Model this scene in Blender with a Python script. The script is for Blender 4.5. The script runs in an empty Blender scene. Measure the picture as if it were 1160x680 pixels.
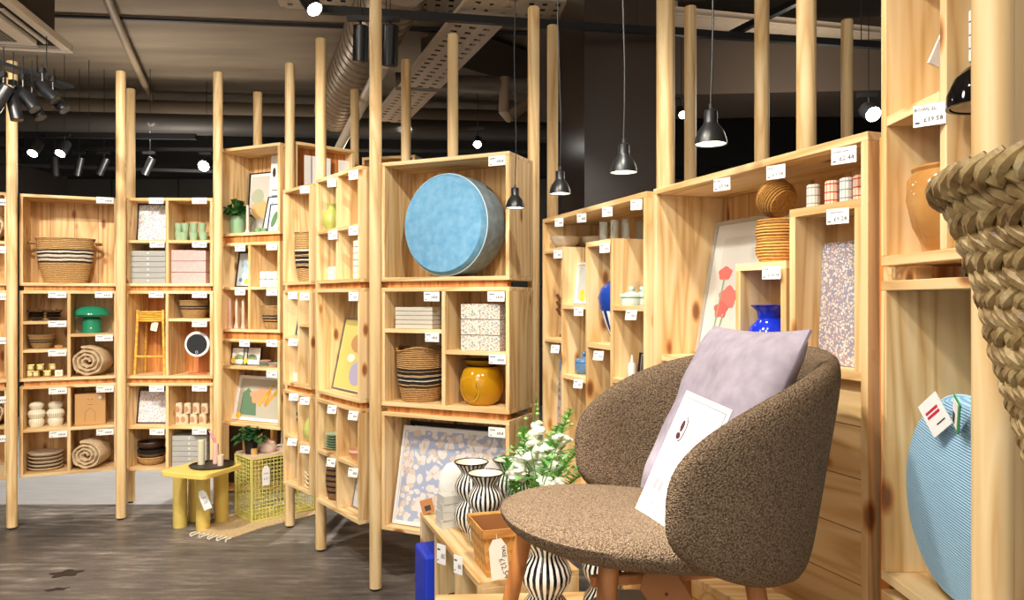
import bpy, math, random
from mathutils import Vector, Matrix
random.seed(7)
R = math.radians
PI = math.pi
SC = bpy.context.scene
COL = SC.collection
# ------------------------------------------------------------------ camera, world, exposure
F, CX, CY, EYE = 840.0, 580.0, 340.0, 1.42
cam_d = bpy.data.cameras.new('camera'); cam = bpy.data.objects.new('camera', cam_d); COL.objects.link(cam)
cam.location = (0, 0, EYE); cam.rotation_euler = (R(90), 0, 0)
cam_d.sensor_width = 36; cam_d.lens = F / 1160 * 36; cam_d.clip_start = .02
SC.camera = cam
SC.view_settings.view_transform = 'Standard'; SC.view_settings.look = 'None'
SC.view_settings.exposure = -0.06; SC.view_settings.gamma = 1.0; SC.view_settings.use_curve_mapping = False
W = bpy.data.worlds.new('world'); SC.world = W; W.use_nodes = True
W.node_tree.nodes['Background'].inputs[0].default_value = (1, .93, .84, 1)
W.node_tree.nodes['Background'].inputs[1].default_value = 1.15

def lamp(kind, loc, target, power, name='spot_light', size=.05, angle=70, blend=.5, col=(1, .92, .8)):
    d = bpy.data.lights.new(name, kind); o = bpy.data.objects.new(name, d); COL.objects.link(o)
    o.location = loc
    o.rotation_euler = (Vector(target) - Vector(loc)).to_track_quat('-Z', 'Y').to_euler()
    d.energy = power; d.color = col
    if kind == 'SPOT': d.spot_size = R(angle); d.spot_blend = blend; d.shadow_soft_size = size
    elif kind == 'AREA': d.size = size
    else: d.shadow_soft_size = size
    return o
# track spots of the shop, above the aisle, with unseen fill lamps added
lamp('SPOT', (-2.5, 2.3, 3.15), (-2.9, 4.8, 1.1), 260, angle=75)
lamp('SPOT', (-1.5, 2.2, 3.15), (-2.1, 4.8, 1.1), 240, angle=75)
lamp('SPOT', (-2.3, 2.6, 3.10), (-1.1, 4.1, 1.1), 150, angle=70)
lamp('SPOT', (.1, 1.3, 3.15), (-.35, 3.5, 1.15), 190, angle=62)
lamp('SPOT', (-.75, .45, 3.1), (.8, 1.35, 1.2), 110, angle=70)
lamp('SPOT', (-.9, 1.2, 3.1), (.5, 2.4, 1.2), 150, angle=70)
lamp('SPOT', (-.25, .75, 3.1), (.3, 1.6, 1.0), 60, angle=50)
lamp('SPOT', (-1.0, 7.2, 3.1), (-2.2, 6.2, 0), 900, angle=110)
lamp('SPOT', (-3.4, 7.0, 3.1), (-3.2, 6.0, 0), 800, angle=110)
lamp('AREA', (-2.0, -.8, 3.2), (-1.5, 3.5, 0), 60, size=1.6)  # unseen area lamp added as soft fill, not one of the track spots
lamp('POINT', (-1.2, 1.6, 2.7), (0, 0, 0), 28, 'fill_light', size=.15)  # unseen point lamps added here and below to lift the ceiling
lamp('POINT', (-3.2, 6.6, 2.5), (0, 0, 0), 60, 'fill_light', size=.15)
lamp('POINT', (1.9, 4.4, 2.6), (0, 0, 0), 30, 'fill_light', size=.15)
lamp('SPOT', (-.5, .9, 3.1), (.12, 1.46, .95), 420, angle=17)

# ------------------------------------------------------------------ tagging, building
def thing(name, label, cat, loc=(0, 0, 0), rz=0, group=None, rx=0):
    o = bpy.data.objects.new(name, None); COL.objects.link(o)
    o.location = loc; o.rotation_euler = (rx, 0, rz); o.empty_display_size = .05
    o['label'] = label; o['category'] = cat
    if group: o['group'] = group
    return o
def tagit(o, label, cat, group=None):
    o['label'] = label; o['category'] = cat
    if group: o['group'] = group
    return o
def struct(o): o['kind'] = 'structure'; return o

class MB:
    def __init__(s): s.v = []; s.f = []; s.mi = []; s.cur = 0
    def face(s, ids): s.f.append(ids); s.mi.append(s.cur)
    def box(s, x0, x1, y0, y1, z0, z1, M=None):
        b = len(s.v)
        for x in (x0, x1):
            for y in (y0, y1):
                for z in (z0, z1):
                    p = Vector((x, y, z)); s.v.append(tuple(M @ p) if M else (x, y, z))
        for q in ((0, 1, 3, 2), (4, 6, 7, 5), (0, 4, 5, 1), (2, 3, 7, 6), (0, 2, 6, 4), (1, 5, 7, 3)):
            s.face(tuple(b + i for i in q))
        return s
    def lathe(s, prof, n=28, c=(0, 0, 0), M=None, sy=1.0, caps=False):
        b = len(s.v); m = len(prof)
        for (r, z) in prof:
            for k in range(n):
                a = 2 * PI * k / n
                p = Vector((c[0] + max(r, 1e-4) * math.cos(a), c[1] + sy * max(r, 1e-4) * math.sin(a), c[2] + z))
                s.v.append(tuple(M @ p) if M else tuple(p))
        for i in range(m - 1):
            for k in range(n):
                k2 = (k + 1) % n
                s.face((b + i * n + k, b + i * n + k2, b + (i + 1) * n + k2, b + (i + 1) * n + k))
        if caps and prof[0][0] > 1e-3: s.face(tuple(b + k for k in reversed(range(n))))
        if caps and prof[-1][0] > 1e-3: s.face(tuple(b + (m - 1) * n + k for k in range(n)))
        return s
    def tube(s, pts, r, n=8, closed=False):
        pts = [Vector(p) for p in pts]; m = len(pts); b = len(s.v)
        rr = r if isinstance(r, (list, tuple)) else [r] * m
        up = None
        for i, p in enumerate(pts):
            if closed: t = pts[(i + 1) % m] - pts[i - 1]
            else: t = pts[min(i + 1, m - 1)] - pts[max(i - 1, 0)]
            t.normalize()
            if up is None:
                up = Vector((0, 0, 1)) if abs(t.z) < .9 else Vector((1, 0, 0))
            a = t.cross(up)
            if a.length < 1e-5: a = t.cross(Vector((0, 1, 0)))
            a.normalize(); c = a.cross(t).normalized(); up = c
            for k in range(n):
                th = 2 * PI * k / n
                s.v.append(tuple(p + (a * math.cos(th) + c * math.sin(th)) * rr[i]))
        for i in range(m if closed else m - 1):
            j = (i + 1) % m
            for k in range(n):
                k2 = (k + 1) % n
                s.face((b + i * n + k, b + i * n + k2, b + j * n + k2, b + j * n + k))
        if not closed:
            s.face(tuple(b + k for k in reversed(range(n)))); s.face(tuple(b + (m - 1) * n + k for k in range(n)))
        return s
    def prism(s, poly, z0, z1, M=None):
        b = len(s.v); n = len(poly)
        for z in (z0, z1):
            for (x, y) in poly:
                p = Vector((x, y, z)); s.v.append(tuple(M @ p) if M else tuple(p))
        s.face(tuple(b + k for k in reversed(range(n)))); s.face(tuple(b + n + k for k in range(n)))
        for k in range(n):
            k2 = (k + 1) % n
            s.face((b + k, b + k2, b + n + k2, b + n + k))
        return s
    def sph(s, c, r, n=12, m=8, sc=(1, 1, 1)):
        prof = [(math.sin(PI * i / m) * r * sc[0], -math.cos(PI * i / m) * r * sc[2]) for i in range(m + 1)]
        return s.lathe(prof, n, c, sy=sc[1] / sc[0])
    def build(s, name, mat, parent=None, loc=(0, 0, 0), rot=(0, 0, 0), smooth=False, bevel=0):
        me = bpy.data.meshes.new(name); me.from_pydata(s.v, [], s.f); me.validate(); me.update()
        mats = mat if isinstance(mat, (list, tuple)) else [mat]
        for m_ in mats: me.materials.append(m_)
        if len(mats) > 1 and len(me.polygons) == len(s.mi):
            for p, i in zip(me.polygons, s.mi): p.material_index = i
        o = bpy.data.objects.new(name, me); COL.objects.link(o)
        o.location = loc; o.rotation_euler = rot
        if parent: o.parent = parent
        if smooth:
            for p in me.polygons: p.use_smooth = True
            try: me.set_sharp_from_angle(angle=R(40))
            except Exception: pass
        if bevel:
            md = o.modifiers.new('bevel', 'BEVEL'); md.width = bevel; md.segments = 2; md.limit_method = 'ANGLE'
        return o
def copy_tree(o, parent=None):
    c = o.copy(); COL.objects.link(c)
    if parent: c.parent = parent
    for ch in list(o.children): copy_tree(ch, c)
    return c
def pix(px, py, Z): return Vector(((px - CX) / F * Z, Z, EYE - (py - CY) / F * Z))

# ------------------------------------------------------------------ materials
def S(c): # srgb 0-255 to linear
    return tuple(((x / 255) / 12.92 if x / 255 <= .04045 else ((x / 255 + .055) / 1.055) ** 2.4) for x in c) + (1,)
def base(name, rough=.6, metal=0, col=None, spec=.5):
    m = bpy.data.materials.new(name); m.use_nodes = True
    nt = m.node_tree; b = nt.nodes['Principled BSDF']
    b.inputs['Roughness'].default_value = rough; b.inputs['Metallic'].default_value = metal
    b.inputs['Specular IOR Level'].default_value = spec
    if col: b.inputs['Base Color'].default_value = S(col)
    return m, nt, b
_pc = {}
def plain(col, rough=.6, metal=0, name=None, spec=.5):
    k = (tuple(col), rough, metal)
    if k not in _pc: _pc[k] = base(name or 'paint_%d_%d_%d' % tuple(col), rough, metal, col, spec)[0]
    return _pc[k]
def N(nt, t, **kw):
    n = nt.nodes.new(t)
    for k, v in kw.items():
        if k.startswith('i_'):
            n.inputs[int(k[2:])].default_value = v
        else: setattr(n, k, v)
    return n
def ramp(nt, stops, interp='LINEAR'):
    n = nt.nodes.new('ShaderNodeValToRGB'); cr = n.color_ramp; cr.interpolation = interp
    while len(cr.elements) < len(stops): cr.elements.new(.5)
    for e, (p, c) in zip(cr.elements, stops): e.position = p; e.color = S(c)
    return n
def bump(nt, b, src, strength, dist=.01):
    n = nt.nodes.new('ShaderNodeBump'); n.inputs['Strength'].default_value = strength; n.inputs['Distance'].default_value = dist
    nt.links.new(src, n.inputs['Height']); nt.links.new(n.outputs[0], b.inputs['Normal'])
def wood(axis, light=(245, 217, 168), mid=(234, 199, 143), dark=(206, 160, 99), knots=True, planks=.0, name='pine'):
    m, nt, b = base('%s_%s' % (name, axis), .55)
    tc = N(nt, 'ShaderNodeTexCoord'); oi = N(nt, 'ShaderNodeObjectInfo')
    sc = N(nt, 'ShaderNodeVectorMath', operation='SCALE'); sc.inputs['Scale'].default_value = 37
    cmb = N(nt, 'ShaderNodeCombineXYZ')
    for i in range(3): nt.links.new(oi.outputs['Random'], cmb.inputs[i])
    nt.links.new(cmb.outputs[0], sc.inputs[0])
    add = N(nt, 'ShaderNodeVectorMath', operation='ADD'); nt.links.new(tc.outputs['Object'], add.inputs[0]); nt.links.new(sc.outputs[0], add.inputs[1])
    mp = N(nt, 'ShaderNodeMapping'); nt.links.new(add.outputs[0], mp.inputs[0])
    st = {'x': (.7, 9, 9), 'y': (9, .7, 9), 'z': (9, 9, .7)}[axis]
    mp.inputs['Scale'].default_value = st
    n1 = N(nt, 'ShaderNodeTexNoise'); n1.inputs['Scale'].default_value = 1.1; n1.inputs['Detail'].default_value = 2; n1.inputs['Distortion'].default_value = .6
    nt.links.new(mp.outputs[0], n1.inputs['Vector'])
    mul = N(nt, 'ShaderNodeMath', operation='MULTIPLY'); mul.inputs[1].default_value = 11
    nt.links.new(n1.outputs['Fac'], mul.inputs[0])
    fr = N(nt, 'ShaderNodeMath', operation='PINGPONG'); fr.inputs[1].default_value = 1; nt.links.new(mul.outputs[0], fr.inputs[0])
    n2 = N(nt, 'ShaderNodeTexNoise'); n2.inputs['Scale'].default_value = 9; nt.links.new(mp.outputs[0], n2.inputs['Vector'])
    mix = N(nt, 'ShaderNodeMix'); mix.data_type = 'FLOAT'; mix.inputs[0].default_value = .35
    nt.links.new(fr.outputs[0], mix.inputs[2]); nt.links.new(n2.outputs['Fac'], mix.inputs[3])
    rp = ramp(nt, [(0.1, dark), (.45, mid), (.85, light)]); nt.links.new(mix.outputs[0], rp.inputs[0])
    out = rp.outputs[0]
    if knots:
        mp2 = N(nt, 'ShaderNodeMapping'); nt.links.new(add.outputs[0], mp2.inputs[0])
        mp2.inputs['Scale'].default_value = {'x': (2.2, 5, 5), 'y': (5, 2.2, 5), 'z': (5, 5, 2.2)}[axis]
        vo = N(nt, 'ShaderNodeTexVoronoi'); vo.inputs['Scale'].default_value = 1.7; nt.links.new(mp2.outputs[0], vo.inputs['Vector'])
        r2 = ramp(nt, [(0, (104, 56, 26)), (.08, (140, 80, 40)), (.11, (215, 168, 110)), (.16, (255, 255, 255))]); nt.links.new(vo.outputs['Distance'], r2.inputs[0])
        mm = N(nt, 'ShaderNodeMix'); mm.data_type = 'RGBA'; mm.blend_type = 'MULTIPLY'; mm.inputs[0].default_value = .85
        nt.links.new(out, mm.inputs[6]); nt.links.new(r2.outputs[0], mm.inputs[7]); out = mm.outputs[2]
    # slight board to board tone
    hs = N(nt, 'ShaderNodeHueSaturation'); mr = N(nt, 'ShaderNodeMapRange'); mr.inputs[3].default_value = .88; mr.inputs[4].default_value = 1.06
    nt.links.new(oi.outputs['Random'], mr.inputs[0]); nt.links.new(mr.outputs[0], hs.inputs['Value']); nt.links.new(out, hs.inputs['Color'])
    out = hs.outputs[0]
    if planks:
        sx = N(nt, 'ShaderNodeSeparateXYZ'); nt.links.new(tc.outputs['Object'], sx.inputs[0])
        ax = 2 if axis == 'x' else 0
        md = N(nt, 'ShaderNodeMath', operation='MODULO'); md.inputs[1].default_value = planks
        ad = N(nt, 'ShaderNodeMath', operation='ADD'); ad.inputs[1].default_value = 5 + planks * .37; nt.links.new(sx.outputs[ax], ad.inputs[0]); nt.links.new(ad.outputs[0], md.inputs[0])
        gt = N(nt, 'ShaderNodeMath', operation='LESS_THAN'); gt.inputs[1].default_value = .0025; nt.links.new(md.outputs[0], gt.inputs[0])
        mm = N(nt, 'ShaderNodeMix'); mm.data_type = 'RGBA'; mm.inputs[7].default_value = S((120, 82, 48))
        nt.links.new(gt.outputs[0], mm.inputs[0]); nt.links.new(out, mm.inputs[6]); out = mm.outputs[2]
    nt.links.new(out, b.inputs['Base Color'])
    return m
WX, WY, WZ = wood('x'), wood('y'), wood('z')
WBZ = wood('z', (236, 198, 140), (222, 176, 114), (192, 142, 84), planks=.14, name='pine_back')
WBX = wood('x', (242, 212, 160), (232, 194, 136), (206, 160, 102), planks=.115, name='pine_planks')
WPOST = wood('z', (246, 218, 168), (236, 202, 146), (214, 172, 114), knots=False, name='pine_post')
WOR = wood('z', (226, 160, 90), (206, 132, 66), (176, 104, 48), name='orange_pine')
WLEG = wood('z', (190, 128, 72), (168, 106, 54), (130, 80, 40), knots=False, name='oak_leg')
WCHIP = wood('x', (232, 178, 106), (214, 154, 82), (180, 120, 60), knots=False, name='wood_chip')

def basket_mat(bands, h, c1=(206, 164, 104), c2=(132, 92, 48), rows=55, black=(30, 24, 22), white=(232, 220, 200)):
    """coiled seagrass; bands = [(z0,z1,'k'|'w')] as fractions of h"""
    m, nt, b = base('seagrass_%.2f_%d' % (h, len(bands)), .8)
    tc = N(nt, 'ShaderNodeTexCoord'); sx = N(nt, 'ShaderNodeSeparateXYZ'); nt.links.new(tc.outputs['Object'], sx.inputs[0])
    no = N(nt, 'ShaderNodeTexNoise'); no.inputs['Scale'].default_value = 90; no.inputs['Detail'].default_value = 3; nt.links.new(tc.outputs['Object'], no.inputs['Vector'])
    nl = N(nt, 'ShaderNodeTexNoise'); nl.inputs['Scale'].default_value = 12; nt.links.new(tc.outputs['Object'], nl.inputs['Vector'])
    zz = N(nt, 'ShaderNodeMath', operation='DIVIDE'); zz.inputs[1].default_value = h; nt.links.new(sx.outputs[2], zz.inputs[0])
    # wobble of the band edge
    wb = N(nt, 'ShaderNodeMath', operation='MULTIPLY_ADD'); wb.inputs[1].default_value = .05; nt.links.new(nl.outputs['Fac'], wb.inputs[0]); nt.links.new(zz.outputs[0], wb.inputs[2])
    sn = N(nt, 'ShaderNodeMath', operation='MULTIPLY'); sn.inputs[1].default_value = rows; nt.links.new(wb.outputs[0], sn.inputs[0])
    pp = N(nt, 'ShaderNodeMath', operation='PINGPONG'); pp.inputs[1].default_value = 1; nt.links.new(sn.outputs[0], pp.inputs[0])
    ms = N(nt, 'ShaderNodeMath', operation='MULTIPLY'); nt.links.new(pp.outputs[0], ms.inputs[0]); nt.links.new(no.outputs['Fac'], ms.inputs[1])
    rp = ramp(nt, [(.05, c2), (.25, c1), (.6, tuple(min(255, x + 26) for x in c1))]); nt.links.new(ms.outputs[0], rp.inputs[0])
    out = rp.outputs[0]
    for (a, c, k) in bands:
        g = N(nt, 'ShaderNodeMath', operation='GREATER_THAN'); g.inputs[1].default_value = a + .025; nt.links.new(wb.outputs[0], g.inputs[0])
        l = N(nt, 'ShaderNodeMath', operation='LESS_THAN'); l.inputs[1].default_value = c + .025; nt.links.new(wb.outputs[0], l.inputs[0])
        x = N(nt, 'ShaderNodeMath', operation='MULTIPLY'); nt.links.new(g.outputs[0], x.inputs[0]); nt.links.new(l.outputs[0], x.inputs[1])
        mm = N(nt, 'ShaderNodeMix'); mm.data_type = 'RGBA'; mm.inputs[7].default_value = S(black if k == 'k' else white)
        nt.links.new(x.outputs[0], mm.inputs[0]); nt.links.new(out, mm.inputs[6]); out = mm.outputs[2]
    nt.links.new(out, b.inputs['Base Color']); bump(nt, b, ms.outputs[0], .9, .01)
    return m
def floral(name, bg, cols, scale=30, thr=.33, rough=.5, density=1):
    m, nt, b = base('floral_' + name, rough)
    tc = N(nt, 'ShaderNodeTexCoord'); no = N(nt, 'ShaderNodeTexNoise'); no.inputs['Scale'].default_value = scale * .8
    nt.links.new(tc.outputs['Object'], no.inputs['Vector'])
    mx = N(nt, 'ShaderNodeVectorMath', operation='MULTIPLY_ADD'); nt.links.new(no.outputs['Color'], mx.inputs[0]); mx.inputs[1].default_value = (.9 / scale,) * 3; nt.links.new(tc.outputs['Object'], mx.inputs[2])
    out = None
    cur = S(bg)
    for i, c in enumerate(cols):
        vo = N(nt, 'ShaderNodeTexVoronoi'); vo.inputs['Scale'].default_value = scale * (1 + .23 * i)
        of = N(nt, 'ShaderNodeVectorMath', operation='ADD'); of.inputs[1].default_value = (3.7 * i, 1.3 * i, 5.1 * i)
        nt.links.new(mx.outputs[0], of.inputs[0]); nt.links.new(of.outputs[0], vo.inputs['Vector'])
        l = N(nt, 'ShaderNodeMath', operation='LESS_THAN'); l.inputs[1].default_value = thr; nt.links.new(vo.outputs['Distance'], l.inputs[0])
        mm = N(nt, 'ShaderNodeMix'); mm.data_type = 'RGBA'; mm.inputs[7].default_value = S(c); nt.links.new(l.outputs[0], mm.inputs[0])
        if out is None: mm.inputs[6].default_value = cur
        else: nt.links.new(out, mm.inputs[6])
        out = mm.outputs[2]
    nt.links.new(out, b.inputs['Base Color'])
    return m
def plaid(name, bg, line, period=.035, width=.12):
    m, nt, b = base('plaid_' + name, .8)
    tc = N(nt, 'ShaderNodeTexCoord'); sx = N(nt, 'ShaderNodeSeparateXYZ'); nt.links.new(tc.outputs['Object'], sx.inputs[0])
    at = N(nt, 'ShaderNodeMath', operation='ARCTAN2'); nt.links.new(sx.outputs[1], at.inputs[0]); nt.links.new(sx.outputs[0], at.inputs[1])
    ac = N(nt, 'ShaderNodeMath', operation='MULTIPLY'); ac.inputs[1].default_value = 12 / (2 * PI); nt.links.new(at.outputs[0], ac.inputs[0])
    zc = N(nt, 'ShaderNodeMath', operation='DIVIDE'); zc.inputs[1].default_value = period; nt.links.new(sx.outputs[2], zc.inputs[0])
    o = []
    for src in (ac.outputs[0], zc.outputs[0]):
        ad = N(nt, 'ShaderNodeMath', operation='ADD'); ad.inputs[1].default_value = 50.37; nt.links.new(src, ad.inputs[0])
        fr = N(nt, 'ShaderNodeMath', operation='FRACT'); nt.links.new(ad.outputs[0], fr.inputs[0])
        l = N(nt, 'ShaderNodeMath', operation='LESS_THAN'); l.inputs[1].default_value = width; nt.links.new(fr.outputs[0], l.inputs[0]); o.append(l)
    mx = N(nt, 'ShaderNodeMath', operation='MAXIMUM'); nt.links.new(o[0].outputs[0], mx.inputs[0]); nt.links.new(o[1].outputs[0], mx.inputs[1])
    mm = N(nt, 'ShaderNodeMix'); mm.data_type = 'RGBA'; mm.inputs[6].default_value = S(bg); mm.inputs[7].default_value = S(line)
    nt.links.new(mx.outputs[0], mm.inputs[0]); nt.links.new(mm.outputs[2], b.inputs['Base Color'])
    return m
def angstripe(name, c1, c2, n, rough=.2, duty=.5, zmin=None, ctop=None):
    m, nt, b = base('stripe_' + name, rough)
    tc = N(nt, 'ShaderNodeTexCoord'); sx = N(nt, 'ShaderNodeSeparateXYZ'); nt.links.new(tc.outputs['Object'], sx.inputs[0])
    at = N(nt, 'ShaderNodeMath', operation='ARCTAN2'); nt.links.new(sx.outputs[1], at.inputs[0]); nt.links.new(sx.outputs[0], at.inputs[1])
    ac = N(nt, 'ShaderNodeMath', operation='MULTIPLY_ADD'); ac.inputs[1].default_value = n / (2 * PI); ac.inputs[2].default_value = 50; nt.links.new(at.outputs[0], ac.inputs[0])
    fr = N(nt, 'ShaderNodeMath', operation='FRACT'); nt.links.new(ac.outputs[0], fr.inputs[0])
    l = N(nt, 'ShaderNodeMath', operation='LESS_THAN'); l.inputs[1].default_value = duty; nt.links.new(fr.outputs[0], l.inputs[0])
    mm = N(nt, 'ShaderNodeMix'); mm.data_type = 'RGBA'; mm.inputs[6].default_value = S(c1); mm.inputs[7].default_value = S(c2)
    nt.links.new(l.outputs[0], mm.inputs[0]); out = mm.outputs[2]
    if zmin is not None:
        g = N(nt, 'ShaderNodeMath', operation='GREATER_THAN'); g.inputs[1].default_value = zmin; nt.links.new(sx.outputs[2], g.inputs[0])
        m3 = N(nt, 'ShaderNodeMix'); m3.data_type = 'RGBA'; nt.links.new(g.outputs[0], m3.inputs[0]); nt.links.new(out, m3.inputs[6]); m3.inputs[7].default_value = S(ctop); out = m3.outputs[2]
    nt.links.new(out, b.inputs['Base Color'])
    return m
def fabric(name, c1, c2, scale=60, bstr=.3, rough=.9, dist=.004):
    m, nt, b = base('fabric_' + name, rough, spec=.2)
    tc = N(nt, 'ShaderNodeTexCoord'); no = N(nt, 'ShaderNodeTexNoise'); no.inputs['Scale'].default_value = scale; no.inputs['Detail'].default_value = 4
    nt.links.new(tc.outputs['Object'], no.inputs['Vector'])
    rp = ramp(nt, [(.3, c2), (.7, c1)]); nt.links.new(no.outputs['Fac'], rp.inputs[0]); nt.links.new(rp.outputs[0], b.inputs['Base Color'])
    bump(nt, b, no.outputs['Fac'], bstr, dist)
    return m
def glassy(name, col, rough=.05):
    m, nt, b = base('glass_' + name, rough, col=col); b.inputs['Transmission Weight'].default_value = .85; b.inputs['IOR'].default_value = 1.3
    return m
def emis(name, col, s):
    m, nt, b = base('glow_' + name); b.inputs['Emission Color'].default_value = S(col); b.inputs['Emission Strength'].default_value = s
    return m
BLACK = plain((18, 18, 20), .4, name='black_metal'); DARK = plain((34, 33, 34), .5)
BLKMAT = plain((22, 21, 22), .6, name='black_frame')
WHITE = plain((240, 240, 240), .5); PAPER = plain((246, 246, 244), .6, name='paper')
GREY = plain((176, 176, 172), .7, name='grey_card'); INK = plain((60, 56, 56), .8, name='ink')
SEA = basket_mat([], .3); 

# ------------------------------------------------------------------ room
def floor_mat(far):
    m, nt, b = base('vinyl_floor' if not far else 'pale_floor', .38)
    tc = N(nt, 'ShaderNodeTexCoord'); mp = N(nt, 'ShaderNodeMapping'); nt.links.new(tc.outputs['Object'], mp.inputs[0]); mp.inputs['Scale'].default_value = (1.2, 7, 1); mp.inputs['Rotation'].default_value = (0, 0, R(4))
    n1 = N(nt, 'ShaderNodeTexNoise'); n1.inputs['Scale'].default_value = 3; n1.inputs['Detail'].default_value = 9; n1.inputs['Roughness'].default_value = .7; nt.links.new(mp.outputs[0], n1.inputs['Vector'])
    n2 = N(nt, 'ShaderNodeTexNoise'); n2.inputs['Scale'].default_value = 1.3; n2.inputs['Detail'].default_value = 3; nt.links.new(tc.outputs['Object'], n2.inputs['Vector'])
    mx = N(nt, 'ShaderNodeMix'); mx.data_type = 'FLOAT'; mx.inputs[0].default_value = .35; nt.links.new(n1.outputs['Fac'], mx.inputs[2]); nt.links.new(n2.outputs['Fac'], mx.inputs[3])
    rp = ramp(nt, [(.35, (74, 70, 68)), (.5, (106, 100, 95)), (.57, (132, 125, 118)), (.66, (184, 176, 168))] if not far else [(.3, (170, 172, 178)), (.7, (214, 216, 220))])
    nt.links.new(mx.outputs[0], rp.inputs[0]); nt.links.new(rp.outputs[0], b.inputs['Base Color'])
    rr = N(nt, 'ShaderNodeMapRange'); rr.inputs[3].default_value = .25; rr.inputs[4].default_value = .5; nt.links.new(n1.outputs['Fac'], rr.inputs[0]); nt.links.new(rr.outputs[0], b.inputs['Roughness'])
    return m
struct(MB().box(-6, 5, -2.5, 5.15, -.1, 0).build('floor', floor_mat(0)))
struct(MB().box(-6, 5, 5.15, 10, -.1, 0).build('floor', floor_mat(1)))
cm, cnt, cb = base('concrete_ceiling', .9)
tc = N(cnt, 'ShaderNodeTexCoord'); mp = N(cnt, 'ShaderNodeMapping'); mp.inputs['Scale'].default_value = (.25, 1.6, 1); cnt.links.new(tc.outputs['Object'], mp.inputs[0])
no = N(cnt, 'ShaderNodeTexNoise'); no.inputs['Scale'].default_value = 1.4; no.inputs['Detail'].default_value = 5; cnt.links.new(mp.outputs[0], no.inputs['Vector'])
rp = ramp(cnt, [(.3, (108, 95, 80)), (.7, (150, 134, 114))]); cnt.links.new(no.outputs['Fac'], rp.inputs[0]); cnt.links.new(rp.outputs[0], cb.inputs['Base Color'])
struct(MB().box(-6, 5, -2.5, 10.0, 3.6, 3.7).build('ceiling', cm))
tm, tnt, tb = base('dark_tiles', .5)
br = N(tnt, 'ShaderNodeTexBrick'); br.inputs['Color1'].default_value = S((66, 64, 62)); br.inputs['Color2'].default_value = S((58, 56, 54)); br.inputs['Mortar'].default_value = S((20, 20, 20))
br.inputs['Scale'].default_value = 1; br.offset = 0; br.inputs['Brick Width'].default_value = .9; br.inputs['Row Height'].default_value = .8; br.inputs['Mortar Size'].default_value = .012
tc = N(tnt, 'ShaderNodeTexCoord'); mp = N(tnt, 'ShaderNodeMapping'); mp.inputs['Rotation'].default_value = (R(90), 0, 0); tnt.links.new(tc.outputs['Object'], mp.inputs[0]); tnt.links.new(mp.outputs[0], br.inputs['Vector']); tnt.links.new(br.outputs[0], tb.inputs['Base Color'])
struct(MB().box(-6, 5, 10, 10.1, 0, 3.05).build('wall_back', tm))
struct(MB().box(-6, 5, 10, 10.1, 3.05, 3.6).build('wall_back', plain((24, 23, 23), .8)))
struct(MB().box(-6.1, -6, -2.5, 10.1, 0, 3.6).build('wall_left', plain((70, 64, 58), .8)))
struct(MB().box(5, 5.1, -2.5, 10.1, 0, 3.6).build('wall_right', plain((40, 37, 35), .8)))
# dark glossy column behind the shelves
MBc = MB().prism([(.34, 5.2), (.43, 4.4), (.85, 4.35), (.95, 5.2)], 0, 3.6)
struct(MBc.build('wall_column', plain((58, 46, 38), .28, name='brown_gloss')))

# ------------------------------------------------------------------ shelf units
T = .019
UNITS = []
class Unit:
    def __init__(s, pxa, Za, pxb, Zb, depth=.28):
        s.a = Vector(((pxa - CX) / F * Za, Za)); b = Vector(((pxb - CX) / F * Zb, Zb))
        s.L = (b - s.a).length; s.d = (b - s.a).normalized(); s.n = Vector((-s.d.y, s.d.x)); s.D = depth
        s.rz = math.atan2(s.d.y, s.d.x); s.boxes = []; UNITS.append(s)
    def hit(s, px, v=0):
        o = s.a + s.n * v; k = (px - CX) / F   # o + d u = (k t, t)
        u = (k * o.y - o.x) / (s.d.x - k * s.d.y); t = o.y + s.d.y * u
        return u, t
    def u(s, px, v=0): return s.hit(px, v)[0]
    def z(s, py, px, v=0): return EYE - (py - CY) / F * s.hit(px, v)[1]
    def W(s, u, v, z): p = s.a + s.d * u + s.n * v; return Vector((p.x, p.y, z))
    def at(s, px, v, z): return s.W(s.u(px, v), v, z)
def shelf_box(U, z0, z1, label, divs=(), shelves=(), u0=0, u1=None, back=WBZ, name='shelf_box', group='open pine shelf boxes', D=None, cat='shelf box'):
    """divs: (u, za, zb) ; shelves: (ua, ub, z top)"""
    u1 = U.L if u1 is None else u1; D = D or U.D; w = u1 - u0; h = z1 - z0
    r = thing(name, label, cat, U.W(u0, 0, z0), U.rz, group)
    U.boxes.append(dict(u0=u0, u1=u1, z0=z0, z1=z1, D=D - .014, divs=list(divs), shelves=list(shelves), v0=0))
    b = .0015
    MB().box(0, w, 0, D, 0, T).build('bottom_panel', WX, r, bevel=b)
    MB().box(0, w, 0, D, h - T, h).build('top_panel', WX, r, bevel=b)
    for x in (0, w - T): MB().box(x, x + T, 0, D, T, h - T).build('side_panel', WZ, r, bevel=b)
    if back: MB().box(T, w - T, D - .012, D - .002, T, h - T).build('back_panel', back, r)
    for (u, za, zb) in divs:
        MB().box(u - u0 - T / 2, u - u0 + T / 2, .002, D - .013, za - z0, zb - z0).build('divider', WZ, r, bevel=b)
    for (ua, ub, z) in shelves:
        MB().box(ua - u0 + T / 2 + .0005, ub - u0 - T / 2 - .0005, .001, D - .013, z - z0 - T, z - z0).build('shelf', WX, r, bevel=b)
    return r
LV = [(.30, .875), (.905, 1.48), (1.51, 2.09)]

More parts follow.
